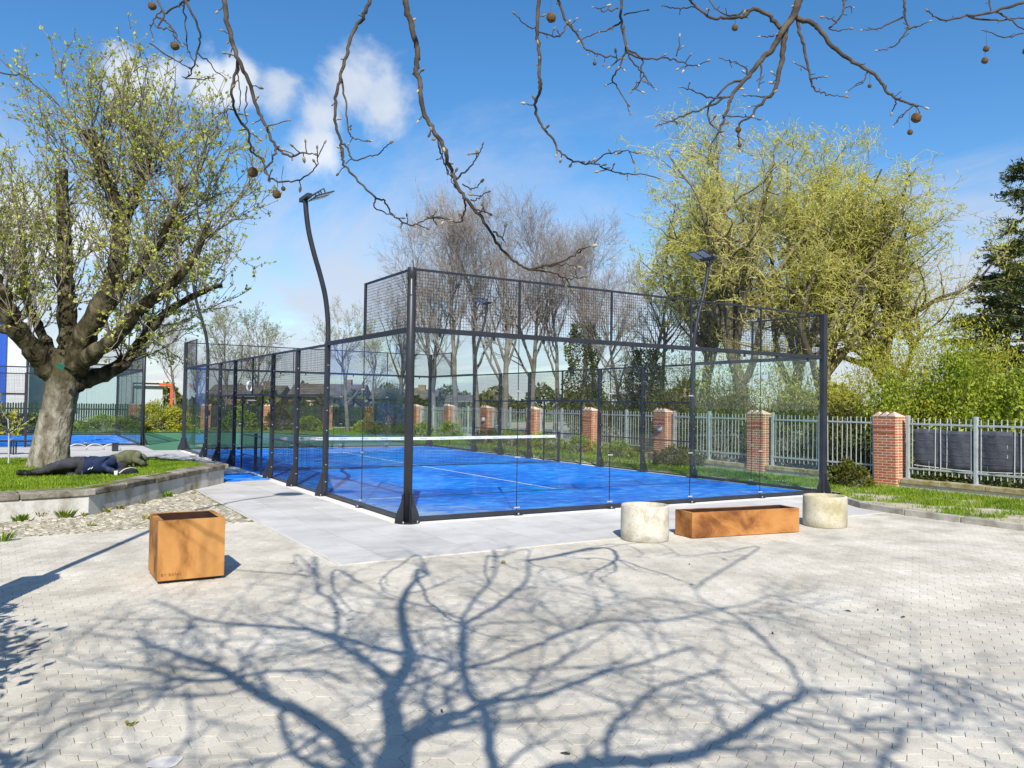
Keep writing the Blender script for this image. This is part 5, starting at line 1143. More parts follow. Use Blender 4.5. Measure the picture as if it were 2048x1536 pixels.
for P, r in LP:
    t = np.linspace(0, 1, len(P)); tt = np.linspace(0, 1, kk); RS.append((np.stack([np.interp(tt, t, P[:, i]) for i in range(3)], -1), np.interp(tt, t, r)))
PL = np.stack([p for p, _ in RS]); RL = np.stack([r for _, r in RS])
sh = Limb()
s, d, r, t, idx = sprout(PL, RL, 26, .30, 1.0, 62, 14, g_)
d = norm(d + [0, 0, .55]); ln = g_.uniform(1.1, 2.7, len(s)) * np.where(np.isin(idx, [2, 3, 1]), 1.08, .85)
P2, R2 = grow(s, d, ln, .021, 10, .10, (0, 0, .09), .25, g_); sh.add(P2, R2, 5)
s, d, r, t, i2 = sprout(P2, R2, 7, .12, .95, 40, 10, g_)
P3, R3 = grow(s, norm(d + [0, 0, .2]), g_.uniform(.35, 1.0, len(s)), .0085, 6, .12, (0, 0, .05), .45, g_); sh.add(P3, R3, 4)
s, d, r, t, i3 = sprout(P3, R3, 3, .2, .95, 42, 12, g_)
P4, R4 = grow(s, d, g_.uniform(.15, .42, len(s)), .0055, 4, .12, (0, 0, .04), .6, g_); sh.add(P4, R4, 3)
# trailing twigs under the right limbs
s, d, r, t, idx = sprout(PL[4:6], RL[4:6], 16, .35, 1.0, 80, 15, g_); Pd, Rd = grow(s, norm(d + [0, 0, -.5]), g_.uniform(.5, 1.3, len(s)), .012, 8, .16, (0, 0, .02), .4, g_); sh.add(Pd, Rd, 4)
sd_, dd_, rd_, td_, _ = sprout(Pd, Rd, 5, .2, 1, 50, 12, g_); Pe, Re = grow(sd_, dd_, g_.uniform(.15, .4, len(sd_)), .006, 4, .15, (0, 0, 0), .6, g_); sh.add(Pe, Re, 3)
sh.build('twigs', M['twigL'], bt_)
b4, d4 = along(P4, 2, .5, 1, g_); b3, d3_ = along(P3, 2, .25, 1, g_); b2, d2 = along(P2, 6, .35, 1, g_); be, de = along(Pe, 4, .2, 1, g_)
b = np.concatenate([b4, b3, b2, be]); d = np.concatenate([d4, d3_, d2, de])
kp_ = g_.random(len(b)) < .95; b, d = b[kp_], d[kp_]
nl = 2; b = np.repeat(b, nl, 0) + g_.normal(0, .012, (len(b) * nl, 3)); d = np.repeat(d, nl, 0) + g_.normal(0, 1.0, (len(d) * nl, 3)) + [0, 0, .15]
ob('crown', leaf_mesh('crown', b, d, .066 * g_.uniform(.45, 1.3, len(b)), .85, g_, .5), M['leafL'], bt_)
# little plate nailed to the tree
sg = empty('tree_sign', tuple(W(121, 733, D0 - .75))); tag(sg, 'small green and white plate fixed in the fork of the big tree', 'sign'); sg.rotation_euler = (R(10), R(18), -YAW + .25)
MB().box(-.075, .075, -.004, .004, -.055, .055).build('plate', mat('green plate', [(.015, .10, .07), (.02, .13, .09)], 6, rough=.4), sg, bevel=.003)
MB().prism([(-.04, -.035), (-.01, -.015), (.02, -.045), (.045, -.015), (.02, .01), (.045, .035), (.0, .045), (-.03, .02), (-.05, .0)], -.0065, -.0045).build('figure', M['white'], sg).rotation_euler = (math.pi / 2, 0, 0)
# young staked tree at the picture edge
yt = empty('young_tree', tuple(G(17, 930, BZ))); tag(yt, 'young yellow leaved sapling at the left picture edge', 'tree')
P0, R0 = grow(np.zeros((1, 3)), np.array([[0, 0, 1.0]]), 1.0, .022, 8, .03, (0, 0, .05), .5, g_); L_ = Limb(); L_.add(P0, R0, 7)
s, d, r, t, _ = sprout(P0, R0, 9, .5, 1, 55, 12, g_); P1, R1 = grow(s, d, .6, .009, 6, .12, (0, 0, .03), .4, g_); L_.add(P1, R1, 4); L_.build('trunk', M['galv'], yt)
b, d = along(P1, 16, .2, 1, g_); ob('crown', leaf_mesh('crown', b, d + g_.normal(0, .9, d.shape), .11 * g_.uniform(.6, 1.2, len(b)), .6, g_), M['leafY'], yt)
# low bicycle hoops on the path behind the bed
for i, (x, lab) in enumerate([(155, 'low metal hoop on the pale path, left of three'), (190, 'low metal hoop on the pale path, middle of three'), (223, 'low metal hoop on the pale path, right of three')]):
    p = G(x, 899); a = np.linspace(0, math.pi, 13); o = MB().tube(np.c_[.30 * np.cos(a), 0 * a, .20 * np.sin(a)], .02, 6).build('bicycle_hoop', M['galv'], loc=(p[0], p[1], 0), smooth=True); tag(o, lab, 'hoop', 'low hoops on the pale path')
p = G(230, 902); o = MB().box(-.10, .10, -.10, .10, 0, .27).box(-.12, .12, -.12, .12, .27, .29).build('utility_box', M['metal'], loc=(p[0], p[1], 0), bevel=.01); tag(o, 'small dark utility box beside the low hoops', 'box')
for x, lab in ((8, 'dark seat frame at the left edge behind the sapling'), (45, 'dark seat frame left of the big trunk')):
    p = G(x, 908); t = empty('seat_frame', (p[0], p[1], 0), .2); tag(t, lab, 'bench', 'dark seat frames behind the bed')
    MB().box(-.35, .35, -.22, .22, .40, .45).build('seat', M['metal'], t)
    for a, c in ((-.3, -.18), (.3, -.18), (-.3, .18), (.3, .18)): MB().box(a - .02, a + .02, c - .02, c + .02, 0, .40).build('leg', M['metal'], t)
# ------------------------------------------------------------------ plane tree we stand under: limbs overhead, twigs hanging into view
g_ = np.random.default_rng(99)
GF = np.array([-4.25, -9.35])                               # where the fork's shadow falls
def lift(p):
    """ground shadow point -> the point of the limb that casts it"""
    p = np.asarray(p)[:2]; s = np.linalg.norm(p - GF); h = 2.7 + .60 * s - .012 * s * s
    return np.array([p[0] - SH[0] * h, p[1] - SH[1] * h, h])
A4 = lambda L: [(700 + x / 2.926, 1100 + y / 2.926) for x, y in L]
A5 = lambda L: [(1350 + x / 2.934, 1100 + y / 2.934) for x, y in L]
A3 = lambda L: [(x / 2.926, 1050 + y / 2.926) for x, y in L]
TRACE = [  # (pixel trace of the shadow, width in px at start, at end)
 (A4([(160, 1500), (200, 1276), (270, 1120), (250, 960), (225, 850), (320, 710), (350, 610), (315, 480), (300, 310), (370, 190), (460, 140)]), 74, 8),
 (A4([(290, 1500), (330, 1300), (330, 1180), (400, 1060), (520, 985), (640, 955), (760, 915), (860, 880)]), 46, 20),
 (A4([(880, 1500), (845, 1276), (812, 1100), (790, 960), (765, 900), (690, 830), (665, 700), (650, 560), (662, 480), (690, 425), (850, 330), (1000, 210), (1040, 160), (1040, 60)]), 34, 6),
 (A4([(770, 905), (900, 880), (1060, 860), (1250, 800), (1480, 710), (1600, 690), (1750, 650), (1880, 600), (2020, 570)]), 22, 7),
 (A4([(765, 900), (950, 820), (1060, 780), (1100, 700), (1200, 660), (1330, 590), (1450, 520), (1560, 460)]), 15, 4),
 (A4([(672, 690), (800, 660), (950, 610), (1100, 550), (1250, 490), (1350, 450), (1540, 410), (1700, 420), (1900, 410), (2048, 380), (2250, 330)]), 15, 4),
 (A4([(1330, 470), (1440, 380), (1450, 320), (1430, 240)]), 6, 3),
 (A4([(1270, 460), (1150, 420), (1050, 370), (990, 350)]), 6, 3),
 (A4([(640, 430), (720, 300), (800, 210), (850, 120), (850, 40)]), 12, 4),
 (A4([(650, 440), (560, 450), (400, 470), (250, 470)]), 8, 4), (A4([(640, 400), (500, 350), (330, 300), (200, 270), (60, 190)]), 9, 4),
 (A4([(350, 600), (180, 580), (20, 530), (-200, 470), (-420, 380)]), 20, 6), (A4([(230, 800), (100, 640), (20, 560)]), 18, 9), (A4([(560, 650), (460, 630), (360, 605)]), 16, 12),
 (A4([(700, 720), (610, 700), (560, 650)]), 14, 12), (A4([(470, 980), (440, 860), (460, 780)]), 14, 10), (A4([(600, 940), (560, 830), (640, 760)]), 14, 10),
 (A4([(680, 690), (880, 690), (1100, 700), (1300, 690), (1500, 705)]), 9, 4),
 (A4([(980, 1500), (1150, 1320), (1350, 1262), (1550, 1235), (1800, 1235), (2048, 1180)]) + A5([(150, 1180), (350, 1080), (550, 960), (700, 880), (745, 830)]), 60, 16),
 (A5([(745, 830), (720, 750), (660, 650), (590, 600), (500, 500), (400, 420), (320, 370), (240, 340), (150, 280), (120, 230)]), 14, 4),
 (A5([(320, 370), (480, 370), (620, 360)]), 6, 3), (A5([(240, 340), (420, 320), (540, 270), (640, 280)]), 7, 3), (A5([(240, 340), (0, 400), (-200, 410)]), 6, 3),
 (A5([(745, 830), (900, 835), (1050, 845), (1150, 825), (1250, 845), (1360, 840), (1410, 780), (1440, 720), (1520, 680)]), 11, 5),
 (A5([(700, 850), (560, 840), (520, 890), (560, 940)]), 9, 7), (A5([(560, 980), (640, 1000), (750, 1020), (900, 1050), (1050, 1060), (1100, 990), (1200, 970), (1290, 990)]), 12, 7),
 (A5([(1050, 1060), (1300, 1060), (1400, 1040), (1500, 1060), (1600, 1000), (1640, 950), (1580, 850)]), 9, 6), (A5([(1350, 1050), (1310, 1150), (1230, 1200), (1210, 1290)]), 12, 15),
 (A4([(1500, 1250), (1500, 1180), (1510, 1080), (1560, 990), (1680, 920), (1730, 850), (1850, 790), (2020, 740), (2200, 700)]), 20, 8),
 (A5([(1410, 780), (1600, 800), (1800, 830), (1950, 900), (2100, 950)]), 8, 4), (A5([(1440, 720), (1640, 740), (1760, 800)]), 7, 4), (A5([(980, 570), (1150, 640), (1300, 690), (1440, 720)]), 5, 6),
 (A3([(2080, 1500), (2048, 1340), (1920, 1200), (1720, 1080), (1560, 1010), (1450, 950), (1380, 900), (1270, 830), (1150, 790), (1000, 740), (850, 690), (790, 650)]), 52, 8),
 (A3([(1380, 900), (1150, 910), (1000, 890), (880, 850), (700, 830), (500, 820), (300, 760)]), 20, 6), (A3([(1380, 890), (1500, 870), (1700, 850), (1900, 860), (2048, 920)]), 14, 9),
 (A3([(1450, 950), (1300, 990), (1100, 1010), (900, 990)]), 12, 5), (A3([(2300, 900), (2048, 740), (1900, 640), (1700, 600), (1400, 580), (1280, 570), (1100, 530), (960, 460), (860, 430)]), 20, 5),
 (A3([(1960, 660), (1980, 520), (1930, 430), (1850, 380), (1850, 300)]), 15, 6), (A3([(1930, 1190), (1800, 1270), (1720, 1330), (1500, 1380), (1350, 1422)]), 17, 9),
 (A3([(1640, 1050), (1660, 1200), (1720, 1330), (1850, 1400), (2048, 1440)]), 16, 22), (A3([(1150, 900), (1000, 950), (800, 960), (600, 970), (400, 960), (200, 970)]), 12, 5), (A3([(1090, 950), (1110, 1100), (1120, 1200), (1110, 1260)]), 9, 6),
 (A3([(1270, 830), (1290, 740), (1270, 660)]), 8, 5), (A3([(1380, 870), (1460, 760), (1580, 800), (1640, 700)]), 9, 5), (A3([(1100, 560), (1110, 600), (1060, 640)]), 12, 7), (A3([(1000, 890), (850, 1090), (600, 1110), (350, 1190), (250, 1300)]), 9, 6),
]
pt = empty('plane_tree', (-5.95, -12.85, 0)); tag(pt, 'leafless plane tree overhead whose twigs with seed balls hang into view', 'tree')
o0 = np.array([-5.95, -12.85, 0])
fork = lift(GF)
wood_ = Limb(); LIM = []
def addlimb(P, r, sides=8, keep=True):
    wood_.add((P - o0)[None], r[None], sides)
    if keep: LIM.append((P, r))
trunkP = catmull([o0, o0 + [.03, .05, .6], o0 + [.06, .2, 1.4], (o0 + [.12, .45, 2.1]), fork], 6); addlimb(trunkP, np.interp(np.linspace(0, 1, len(trunkP)), [0, .12, 1], [.36, .28, .22]), 14, False)
for tr, w0, w1 in TRACE:
    gp = np.array([G(x, y) for x, y in tr]); P = np.array([lift(p) for p in gp]); Dg = (gp - CAM) @ FW
    r = np.interp(np.linspace(0, 1, len(P)), [0, 1], [w0 * .84, w1 * .95]) * Dg / F_PX / 2
    if w0 >= 34:                                            # main limbs start in the fork
        a = fork; b = P[0]; P = np.concatenate([[a, a * .6 + b * .4 + [0, 0, .1]], P]); r = np.concatenate([[max(r[0], .11)] * 2, r])
    n = 5; Q = catmull(P, n); rq = np.interp(np.linspace(0, 1, len(Q)), np.linspace(0, 1, len(r)), r); Q = Q + g_.normal(0, .006, Q.shape); addlimb(Q, np.maximum(rq, .008), 8)
# finer twigs overhead, kept clear of the view
kk = 20; PL = []; RL = []
for P, r in LIM:
    t = np.linspace(0, 1, len(P)); tt = np.linspace(0, 1, kk); PL.append(np.stack([np.interp(tt, t, P[:, i]) for i in range(3)], -1)); RL.append(np.interp(tt, t, r))
PL = np.array(PL); RL = np.array(RL)
s, d, r, t, _ = sprout(PL, RL, 6, .15, 1, 45, 12, g_)
P2, R2 = grow(s, d, g_.uniform(.6, 1.7, len(s)), np.clip(r * .5, .007, .020), 9, .17, (0, 0, .03), .3, g_)
ok = ~inview(P2.reshape(-1, 3), .12).reshape(P2.shape[:2]).any(1); P2, R2 = P2[ok], R2[ok]; wood_.add(P2 - o0, R2, 5)
s, d, r, t, _ = sprout(P2, R2, 4, .2, 1, 45, 12, g_)
P3, R3 = grow(s, d, g_.uniform(.25, .85, len(s)), np.clip(r * .65, .006, .010), 6, .16, (0, 0, .02), .5, g_)
ok = ~inview(P3.reshape(-1, 3), .12).reshape(P3.shape[:2]).any(1); P3, R3 = P3[ok], R3[ok]; wood_.add(P3 - o0, R3, 4)
# the hanging twigs
B1 = lambda L: [(280 + x / 2.048, y / 2.048) for x, y in L]
B2 = lambda L: [(1248 + x / 2.56, y / 2.56) for x, y in L]
HANG = [  # pixel polyline, distance start/end, width px start/end
 (B1([(338, -60), (345, 0), (360, 110), (400, 235), (440, 330), (480, 440), (520, 520), (555, 600), (610, 640), (650, 630), (700, 628)]), 4.0, 3.7, 11, 3),
 (B1([(400, 250), (380, 350), (385, 450), (440, 540), (455, 620), (500, 650), (520, 700)]), 3.95, 3.8, 6, 3), (B1([(555, 600), (545, 650), (510, 700), (560, 740), (640, 740), (690, 715), (725, 680), (733, 625)]), 3.75, 3.6, 5, 2),
 (B1([(400, 255), (405, 330), (412, 410)]), 3.95, 3.9, 3, 2), (B1([(437, 350), (435, 430), (440, 530), (475, 560)]), 3.9, 3.9, 3, 2), (B1([(380, 450), (340, 460)]), 3.9, 3.9, 3, 2), (B1([(520, 520), (570, 505)]), 3.8, 3.8, 3, 2),
 (B1([(960, -60), (940, 0), (910, 75), (870, 135), (850, 210), (820, 310), (803, 400), (800, 490), (815, 560), (830, 620), (835, 670), (880, 730), (960, 805), (1000, 825), (1030, 870), (1078, 912), (1120, 920), (1160, 905), (1205, 890)]), 4.6, 4.2, 8, 2),
 (B1([(820, 310), (840, 400), (848, 470), (855, 545), (885, 570), (925, 578)]), 4.5, 4.4, 4, 2), (B1([(828, 590), (850, 610), (870, 655), (930, 640), (980, 630), (1005, 605)]), 4.4, 4.3, 4, 2), (B1([(960, 805), (960, 850), (1000, 870), (1050, 895), (1078, 925)]), 4.3, 4.2, 3, 2),
 (B1([(1080, -60), (1088, 0), (1100, 70), (1125, 160), (1138, 225), (1130, 280), (1150, 350), (1162, 460), (1200, 530), (1240, 590), (1262, 660), (1290, 740), (1330, 810), (1380, 870), (1430, 940), (1480, 1020), (1540, 1075), (1590, 1105), (1650, 1090), (1720, 1075), (1780, 1045), (1830, 1010)]), 4.0, 3.6, 12, 3),
 (B1([(1590, 1105), (1680, 1115), (1740, 1140), (1790, 1140)]), 3.65, 3.6, 4, 2), (B1([(1222, 565), (1230, 620), (1255, 680), (1280, 735)]), 3.9, 3.8, 4, 2), (B1([(1290, 740), (1340, 700), (1370, 660), (1400, 610)]), 3.8, 3.75, 4, 2),
 (B1([(1320, 755), (1360, 775), (1385, 760)]), 3.8, 3.75, 3, 2), (B1([(1330, 815), (1330, 870), (1310, 910), (1270, 900), (1220, 885)]), 3.8, 3.85, 4, 2), (B1([(1350, 822), (1380, 815), (1405, 795)]), 3.75, 3.7, 3, 2), (B1([(1380, 860), (1420, 870)]), 3.75, 3.7, 3, 2), (B1([(1450, 950), (1490, 985)]), 3.7, 3.65, 4, 3), (B1([(1215, 660), (1235, 640)]), 3.85, 3.85, 2, 2), (B1([(1640, 1095), (1700, 1085), (1760, 1085)]), 3.62, 3.55, 3, 2),
 (B1([(1640, -50), (1635, 0), (1625, 100), (1635, 200), (1635, 300), (1640, 360), (1620, 430), (1640, 510), (1690, 570), (1720, 620), (1780, 665), (1860, 670), (1930, 700), (2000, 715), (2090, 715)]), 4.5, 4.1, 8, 2),
 (B1([(1860, 665), (1910, 630), (1960, 625), (2000, 615)]), 4.2, 4.1, 3, 2), (B1([(1715, -40), (1715, 0), (1750, 90), (1790, 140), (1830, 200), (1890, 225), (1950, 235), (1940, 265)]), 4.8, 4.7, 6, 2), (B1([(1625, 125), (1660, 140), (1720, 145), (1750, 100)]), 4.5, 4.75, 3, 3), (B1([(1625, 120), (1580, 100), (1545, 70)]), 4.5, 4.45, 3, 2),
 (B1([(1985, -40), (1975, 0), (1970, 90), (1990, 200), (1960, 280), (1935, 330), (1970, 380), (2000, 440)]), 4.9, 4.8, 6, 2), (B1([(1970, 90), (1920, 120), (1860, 135), (1810, 160)]), 4.9, 4.85, 4, 2), (B1([(1980, 60), (2040, 50)]), 4.9, 4.9, 3, 2), (B1([(1960, 30), (1910, 45), (1870, 35)]), 4.9, 4.85, 3, 2), (B1([(1990, 200), (2050, 240), (2048, 330), (2020, 370)]), 4.85, 4.8, 4, 2),
 (B2([(0, 130), (15, 260), (60, 340), (100, 385), (60, 440)]), 4.85, 4.8, 4, 2), (B2([(15, 270), (100, 300), (220, 300), (300, 320), (345, 340), (390, 330)]), 4.85, 4.7, 4, 2), (B2([(270, 290), (285, 215)]), 4.75, 4.75, 3, 2), (B2([(100, 385), (140, 440)]), 4.8, 4.8, 3, 2),
 (B2([(905, -70), (895, 0), (870, 80), (820, 150), (765, 240), (700, 310), (640, 390), (560, 480), (520, 580), (490, 660), (450, 730)]), 5.0, 4.7, 17, 3),
 (B2([(835, 120), (815, 220), (805, 320), (785, 400), (770, 465), (700, 530), (640, 600), (590, 640), (588, 740)]), 4.95, 4.7, 12, 2), (B2([(540, 500), (440, 500), (360, 465), (310, 450)]), 4.8, 4.75, 4, 2), (B2([(620, 405), (540, 430), (480, 490), (435, 540), (435, 620), (490, 670)]), 4.85, 4.75, 5, 2), (B2([(520, 500), (430, 545), (350, 575), (280, 600), (230, 625), (180, 640)]), 4.8, 4.6, 5, 2),
 (B2([(800, 140), (770, 110), (720, 65), (660, 45), (620, 80), (540, 90), (470, 95), (400, 60), (340, 0), (310, -40)]), 4.95, 5.0, 9, 4), (B2([(370, 35), (290, 45), (220, 40)]), 5.0, 5.0, 3, 2), (B2([(885, 95), (905, 180), (925, 260), (945, 350), (960, 430), (1000, 470), (1050, 485), (1100, 490)]), 4.95, 4.8, 7, 2),
 (B2([(885, 98), (960, 115), (1010, 165), (1060, 230), (1130, 290), (1200, 335), (1280, 380), (1325, 440), (1380, 495), (1440, 525), (1510, 545)]), 4.95, 4.5, 10, 4), (B2([(1245, 370), (1230, 410), (1190, 435)]), 4.7, 4.7, 3, 2), (B2([(1400, 510), (1380, 560)]), 4.6, 4.6, 3, 2), (B2([(1480, 540), (1430, 590), (1385, 630)]), 4.5, 4.5, 3, 2), (B2([(940, 360), (900, 335)]), 4.85, 4.85, 3, 2), (B2([(950, 400), (1010, 395)]), 4.85, 4.85, 3, 2), (B2([(770, 180), (720, 190)]), 4.9, 4.9, 3, 2), (B2([(640, 390), (610, 340), (540, 305)]), 4.85, 4.85, 3, 2), (B2([(700, 310), (700, 400), (690, 440)]), 4.85, 4.8, 4, 2), (B2([(720, 500), (660, 490)]), 4.8, 4.8, 3, 2), (B2([(500, 590), (580, 600), (650, 600)]), 4.75, 4.7, 3, 2), (B2([(640, 45), (560, 80), (480, 50), (430, 0)]), 5.0, 5.0, 4, 2),
 (B2([(1120, -40), (1125, 0), (1120, 60), (1080, 120), (1050, 150), (1120, 155)]), 5.2, 5.1, 5, 2), (B2([(1080, 110), (1040, 95)]), 5.1, 5.1, 3, 2), (B2([(1130, 40), (1165, 30)]), 5.2, 5.2, 3, 2), (B2([(1435, -40), (1435, 0), (1440, 90), (1450, 150), (1410, 215), (1360, 245), (1310, 255)]), 5.3, 5.2, 5, 2), (B2([(1430, 90), (1360, 120), (1300, 145), (1235, 155)]), 5.3, 5.2, 4, 2), (B2([(1450, 150), (1530, 125)]), 5.25, 5.2, 4, 2),
 (B2([(2120, -20), (2048, 10), (1950, 45), (1830, 75), (1740, 85), (1660, 105), (1600, 90), (1560, 55)]), 5.4, 5.1, 7, 2), (B2([(1760, 88), (1900, 105), (2000, 95), (2100, 90)]), 5.3, 5.4, 4, 2), (B2([(1905, 60), (1990, 110), (2060, 170)]), 5.35, 5.3, 4, 2), (B2([(2048, 170), (1950, 190), (1860, 160)]), 5.3, 5.2, 3, 2), (B2([(1880, 60), (1870, 0), (1865, -30)]), 5.35, 5.4, 3, 3),
 (B1([(60, -50), (70, 0), (100, 60), (70, 110), (120, 120), (150, 160)]), 4.6, 4.5, 5, 2), (B1([(185, -40), (185, 0), (230, 90), (245, 160), (230, 240), (210, 300), (190, 320), (270, 320)]), 4.5, 4.4, 5, 2), (B1([(235, 220), (280, 250), (320, 300)]), 4.45, 4.4, 3, 2), (B1([(40, 180), (120, 230), (190, 270)]), 4.5, 4.45, 3, 2), (B1([(175, -30), (185, 90), (195, 190), (215, 250)]), 4.55, 4.5, 3, 2), (B1([(100, 60), (140, 30), (200, 0), (215, -40)]), 4.6, 4.5, 4, 3), (B1([(90, 40), (50, 90), (45, 130)]), 4.6, 4.55, 3, 2), (B1([(70, 70), (110, 90), (150, 140)]), 4.6, 4.55, 4, 2),
 ([(-60, 140), (0, 146), (50, 151)], 4.6, 4.5, 4, 2)]
allP = np.concatenate([P for P, _ in LIM]); allP = allP[~inview(allP, .15)]
tips = []; nodes = []
for poly, D1, D2, w0, w1 in HANG:
    dd = np.linspace(D1, D2, len(poly)); P = np.array([W(x, y, D) for (x, y), D in zip(poly, dd)]); r = np.linspace(w0, w1, len(P)) / 2 * dd / F_PX
    if poly[0][1] < 0 or poly[0][0] < 0:
        # continue upward out of view to the nearest limb overhead
        q = P[0]; dist = np.linalg.norm(allP - (q + [-.3, -.8, 1.2]), axis=1) + 3 * (allP[:, 2] < q[2] + .4); z = allP[np.argmin(dist)]
        up = norm(P[0] - P[1]); L = np.linalg.norm(z - q); b1 = q + up * L * .28; b2 = z + (q - z) * .35 + [0, 0, .06]
        t = np.linspace(0, 1, 9)[:-1][:, None]; ext = z * (1 - t) ** 3 + 3 * b2 * t * (1 - t) ** 2 + 3 * b1 * t * t * (1 - t) + q * t ** 3
        P = np.concatenate([ext, P]); r = np.concatenate([np.linspace(max(r[0] * 1.5, .014), r[0], 8), r])
    Q = catmull(P, 5); rq = np.interp(np.linspace(0, 1, len(Q)), np.linspace(0, 1, len(r)), r)
    kn = np.sin(np.arange(len(Q)) * 2.1 + w0); Q = Q + g_.normal(0, .0035, Q.shape); rq = rq * (1 + .12 * (kn > .85)); addlimb(Q, np.maximum(rq, .0022), 7, False)
    tips.append((Q[-1], norm(Q[-1] - Q[-3]))); vis = Q[-max(4, len(Q) * 2 // 3):]
    for k in range(len(vis)):
        if g_.random() < (.20 if poly[-1][0] < 1300 else .30): nodes.append((vis[k], norm(g_.normal(0, 1, 3) + [0, 0, -.1] - FW * .3)))
wood_.build('limbs', M['barkP'], pt)
bud = MB(); bud.lathe([(0, 0), (.0045, .004), (.0065, .012), (.0055, .020), (.002, .027), (0, .029)], 7); bud_me = bud.mesh('bud', True); bud_me.materials.append(M['bud'])
spur = Limb()
cnt = 0
for p, d in tips + nodes:
    if not inview(p[None], .02)[0]: continue
    ln = g_.uniform(.01, .05); e = p + d * ln; spur.add(np.array([[p, p + d * ln * .5 + g_.normal(0, .003, 3), e]]) - o0, np.array([[.003, .0026, .0026]]), 5)
    if cnt < 260:
        o = bpy.data.objects.new('bud', bud_me); o.location = e - o0; o.rotation_euler = Vector(d).to_track_quat('Z', 'Y').to_euler(); sc = g_.uniform(.7, 1.25); o.scale = (sc, sc, sc); link(o, pt); cnt += 1
spur.build('spurs', M['barkP'], pt)['kind'] = 'stuff'
ball = MB(); pr = [(0, -.0135)] + [(.0135 * math.sin(a), -.0135 * math.cos(a)) for a in np.linspace(.25, math.pi - .25, 8)] + [(0, .0135)]; ball.lathe(pr, 14); ball_me = ball.mesh('seed_ball', True)
co_ = np.zeros(len(ball_me.vertices) * 3); ball_me.vertices.foreach_get('co', co_); co_ = co_.reshape(-1, 3) * (1 + g_.normal(0, .05, (len(ball_me.vertices), 1))); ball_me.vertices.foreach_set('co', co_.ravel().astype(np.float32)); ball_me.materials.append(M['ball'])
for (x, y), D, sz, top in [(B1([(462, 706)])[0], 3.8, 20, 22), (B1([(560, 796)])[0], 3.7, 17, 26), (B1([(587, 773)])[0], 3.7, 9, 40), (B1([(143, 188)])[0], 4.5, 17, 14), (B1([(50, 25)])[0], 4.6, 16, 18), (B1([(1684, 72)])[0], 4.6, 20, 24), (B1([(1862, 260)])[0], 4.7, 8, 14), (B2([(568, 142)])[0], 5.0, 13, 16), (B2([(1497, 603)])[0], 4.5, 20, 20), (B2([(1465, 677)])[0], 4.5, 11, 36), (B2([(585, 665)])[0], 4.7, 12, 12), (B2([(592, 743)])[0], 4.7, 9, 24), (B2([(1855, 250)])[0], 5.2, 12, 34), (B2([(1848, 310)])[0], 5.2, 13, 20), (B2([(1258, 440)])[0], 4.7, 8, 20), (B2([(2060, 262)])[0], 5.2, 14, 30)]:
    p = W(x, y, D); s = sz / 2 * D / F_PX / .0135
    o = bpy.data.objects.new('seed_ball', ball_me); o.location = p - o0; o.scale = (s, s, s); link(o, pt)
    a = W(x, y - sz / 2 - top, D); MB().tube(np.array([p, (p + a) / 2 + g_.normal(0, .003, 3), a]) - o0, .0013, 4).build('stalk', M['barkP'], pt)

# ------------------------------------------------------------------ street lamp and bushes left of the camera (out of view, their shadows are not)
lp = empty('street_lamp', (-5.92, -3.72, 0)); tag(lp, 'street lamp left of the picture whose long shadow crosses the paving', 'lamp')
MB().tube([(0, 0, 0), (0, 0, 1.2)], .075, 12).build('lower_pole', M['galv'], lp); MB().box(-.17, .17, -.13, .13, .75, 1.85).build('cabinet', M['galv'], lp, bevel=.01)
MB().tube(catmull([(0, 0, 1.2), (0, 0, 3.5), (0, 0, 6.0), (.12, .07, 6.7), (.7, .4, 7.15), (1.5, .86, 7.25)], 6), np.linspace(.055, .03, 31), 10).build('pole', M['galv'], lp, smooth=True)
MB().lathe([(0, .16), (.08, .15), (.26, .05), (.29, 0), (0, -.02)], 20, (1.66, .94, 7.18)).build('lamp_shade', M['metal'], lp)
MB().lathe([(0, -.03), (.2, -.025), (.2, -.0)], 16, (1.66, .94, 7.155)).build('lens', M['lens'], lp)
shrub('left_bush', (-6.45, -6.6), .62, 1.2, 2.4, 2600, .11, M['leafH'], 'leafy bush just left of the picture, nearer one', 'bushes left of the picture', 301, lump=.3)
shrub('left_bush', (-6.15, -4.5), .42, .7, 1.5, 2200, .10, M['leafH'], 'leafy bush just left of the picture by the street lamp', 'bushes left of the picture', 302, lump=.3)
shrub('left_bush', (-6.5, -9.2), .6, 1.0, 2.5, 1800, .11, M['leafH'], 'leafy bush left of the picture, nearest to us', 'bushes left of the picture', 303, lump=.3)

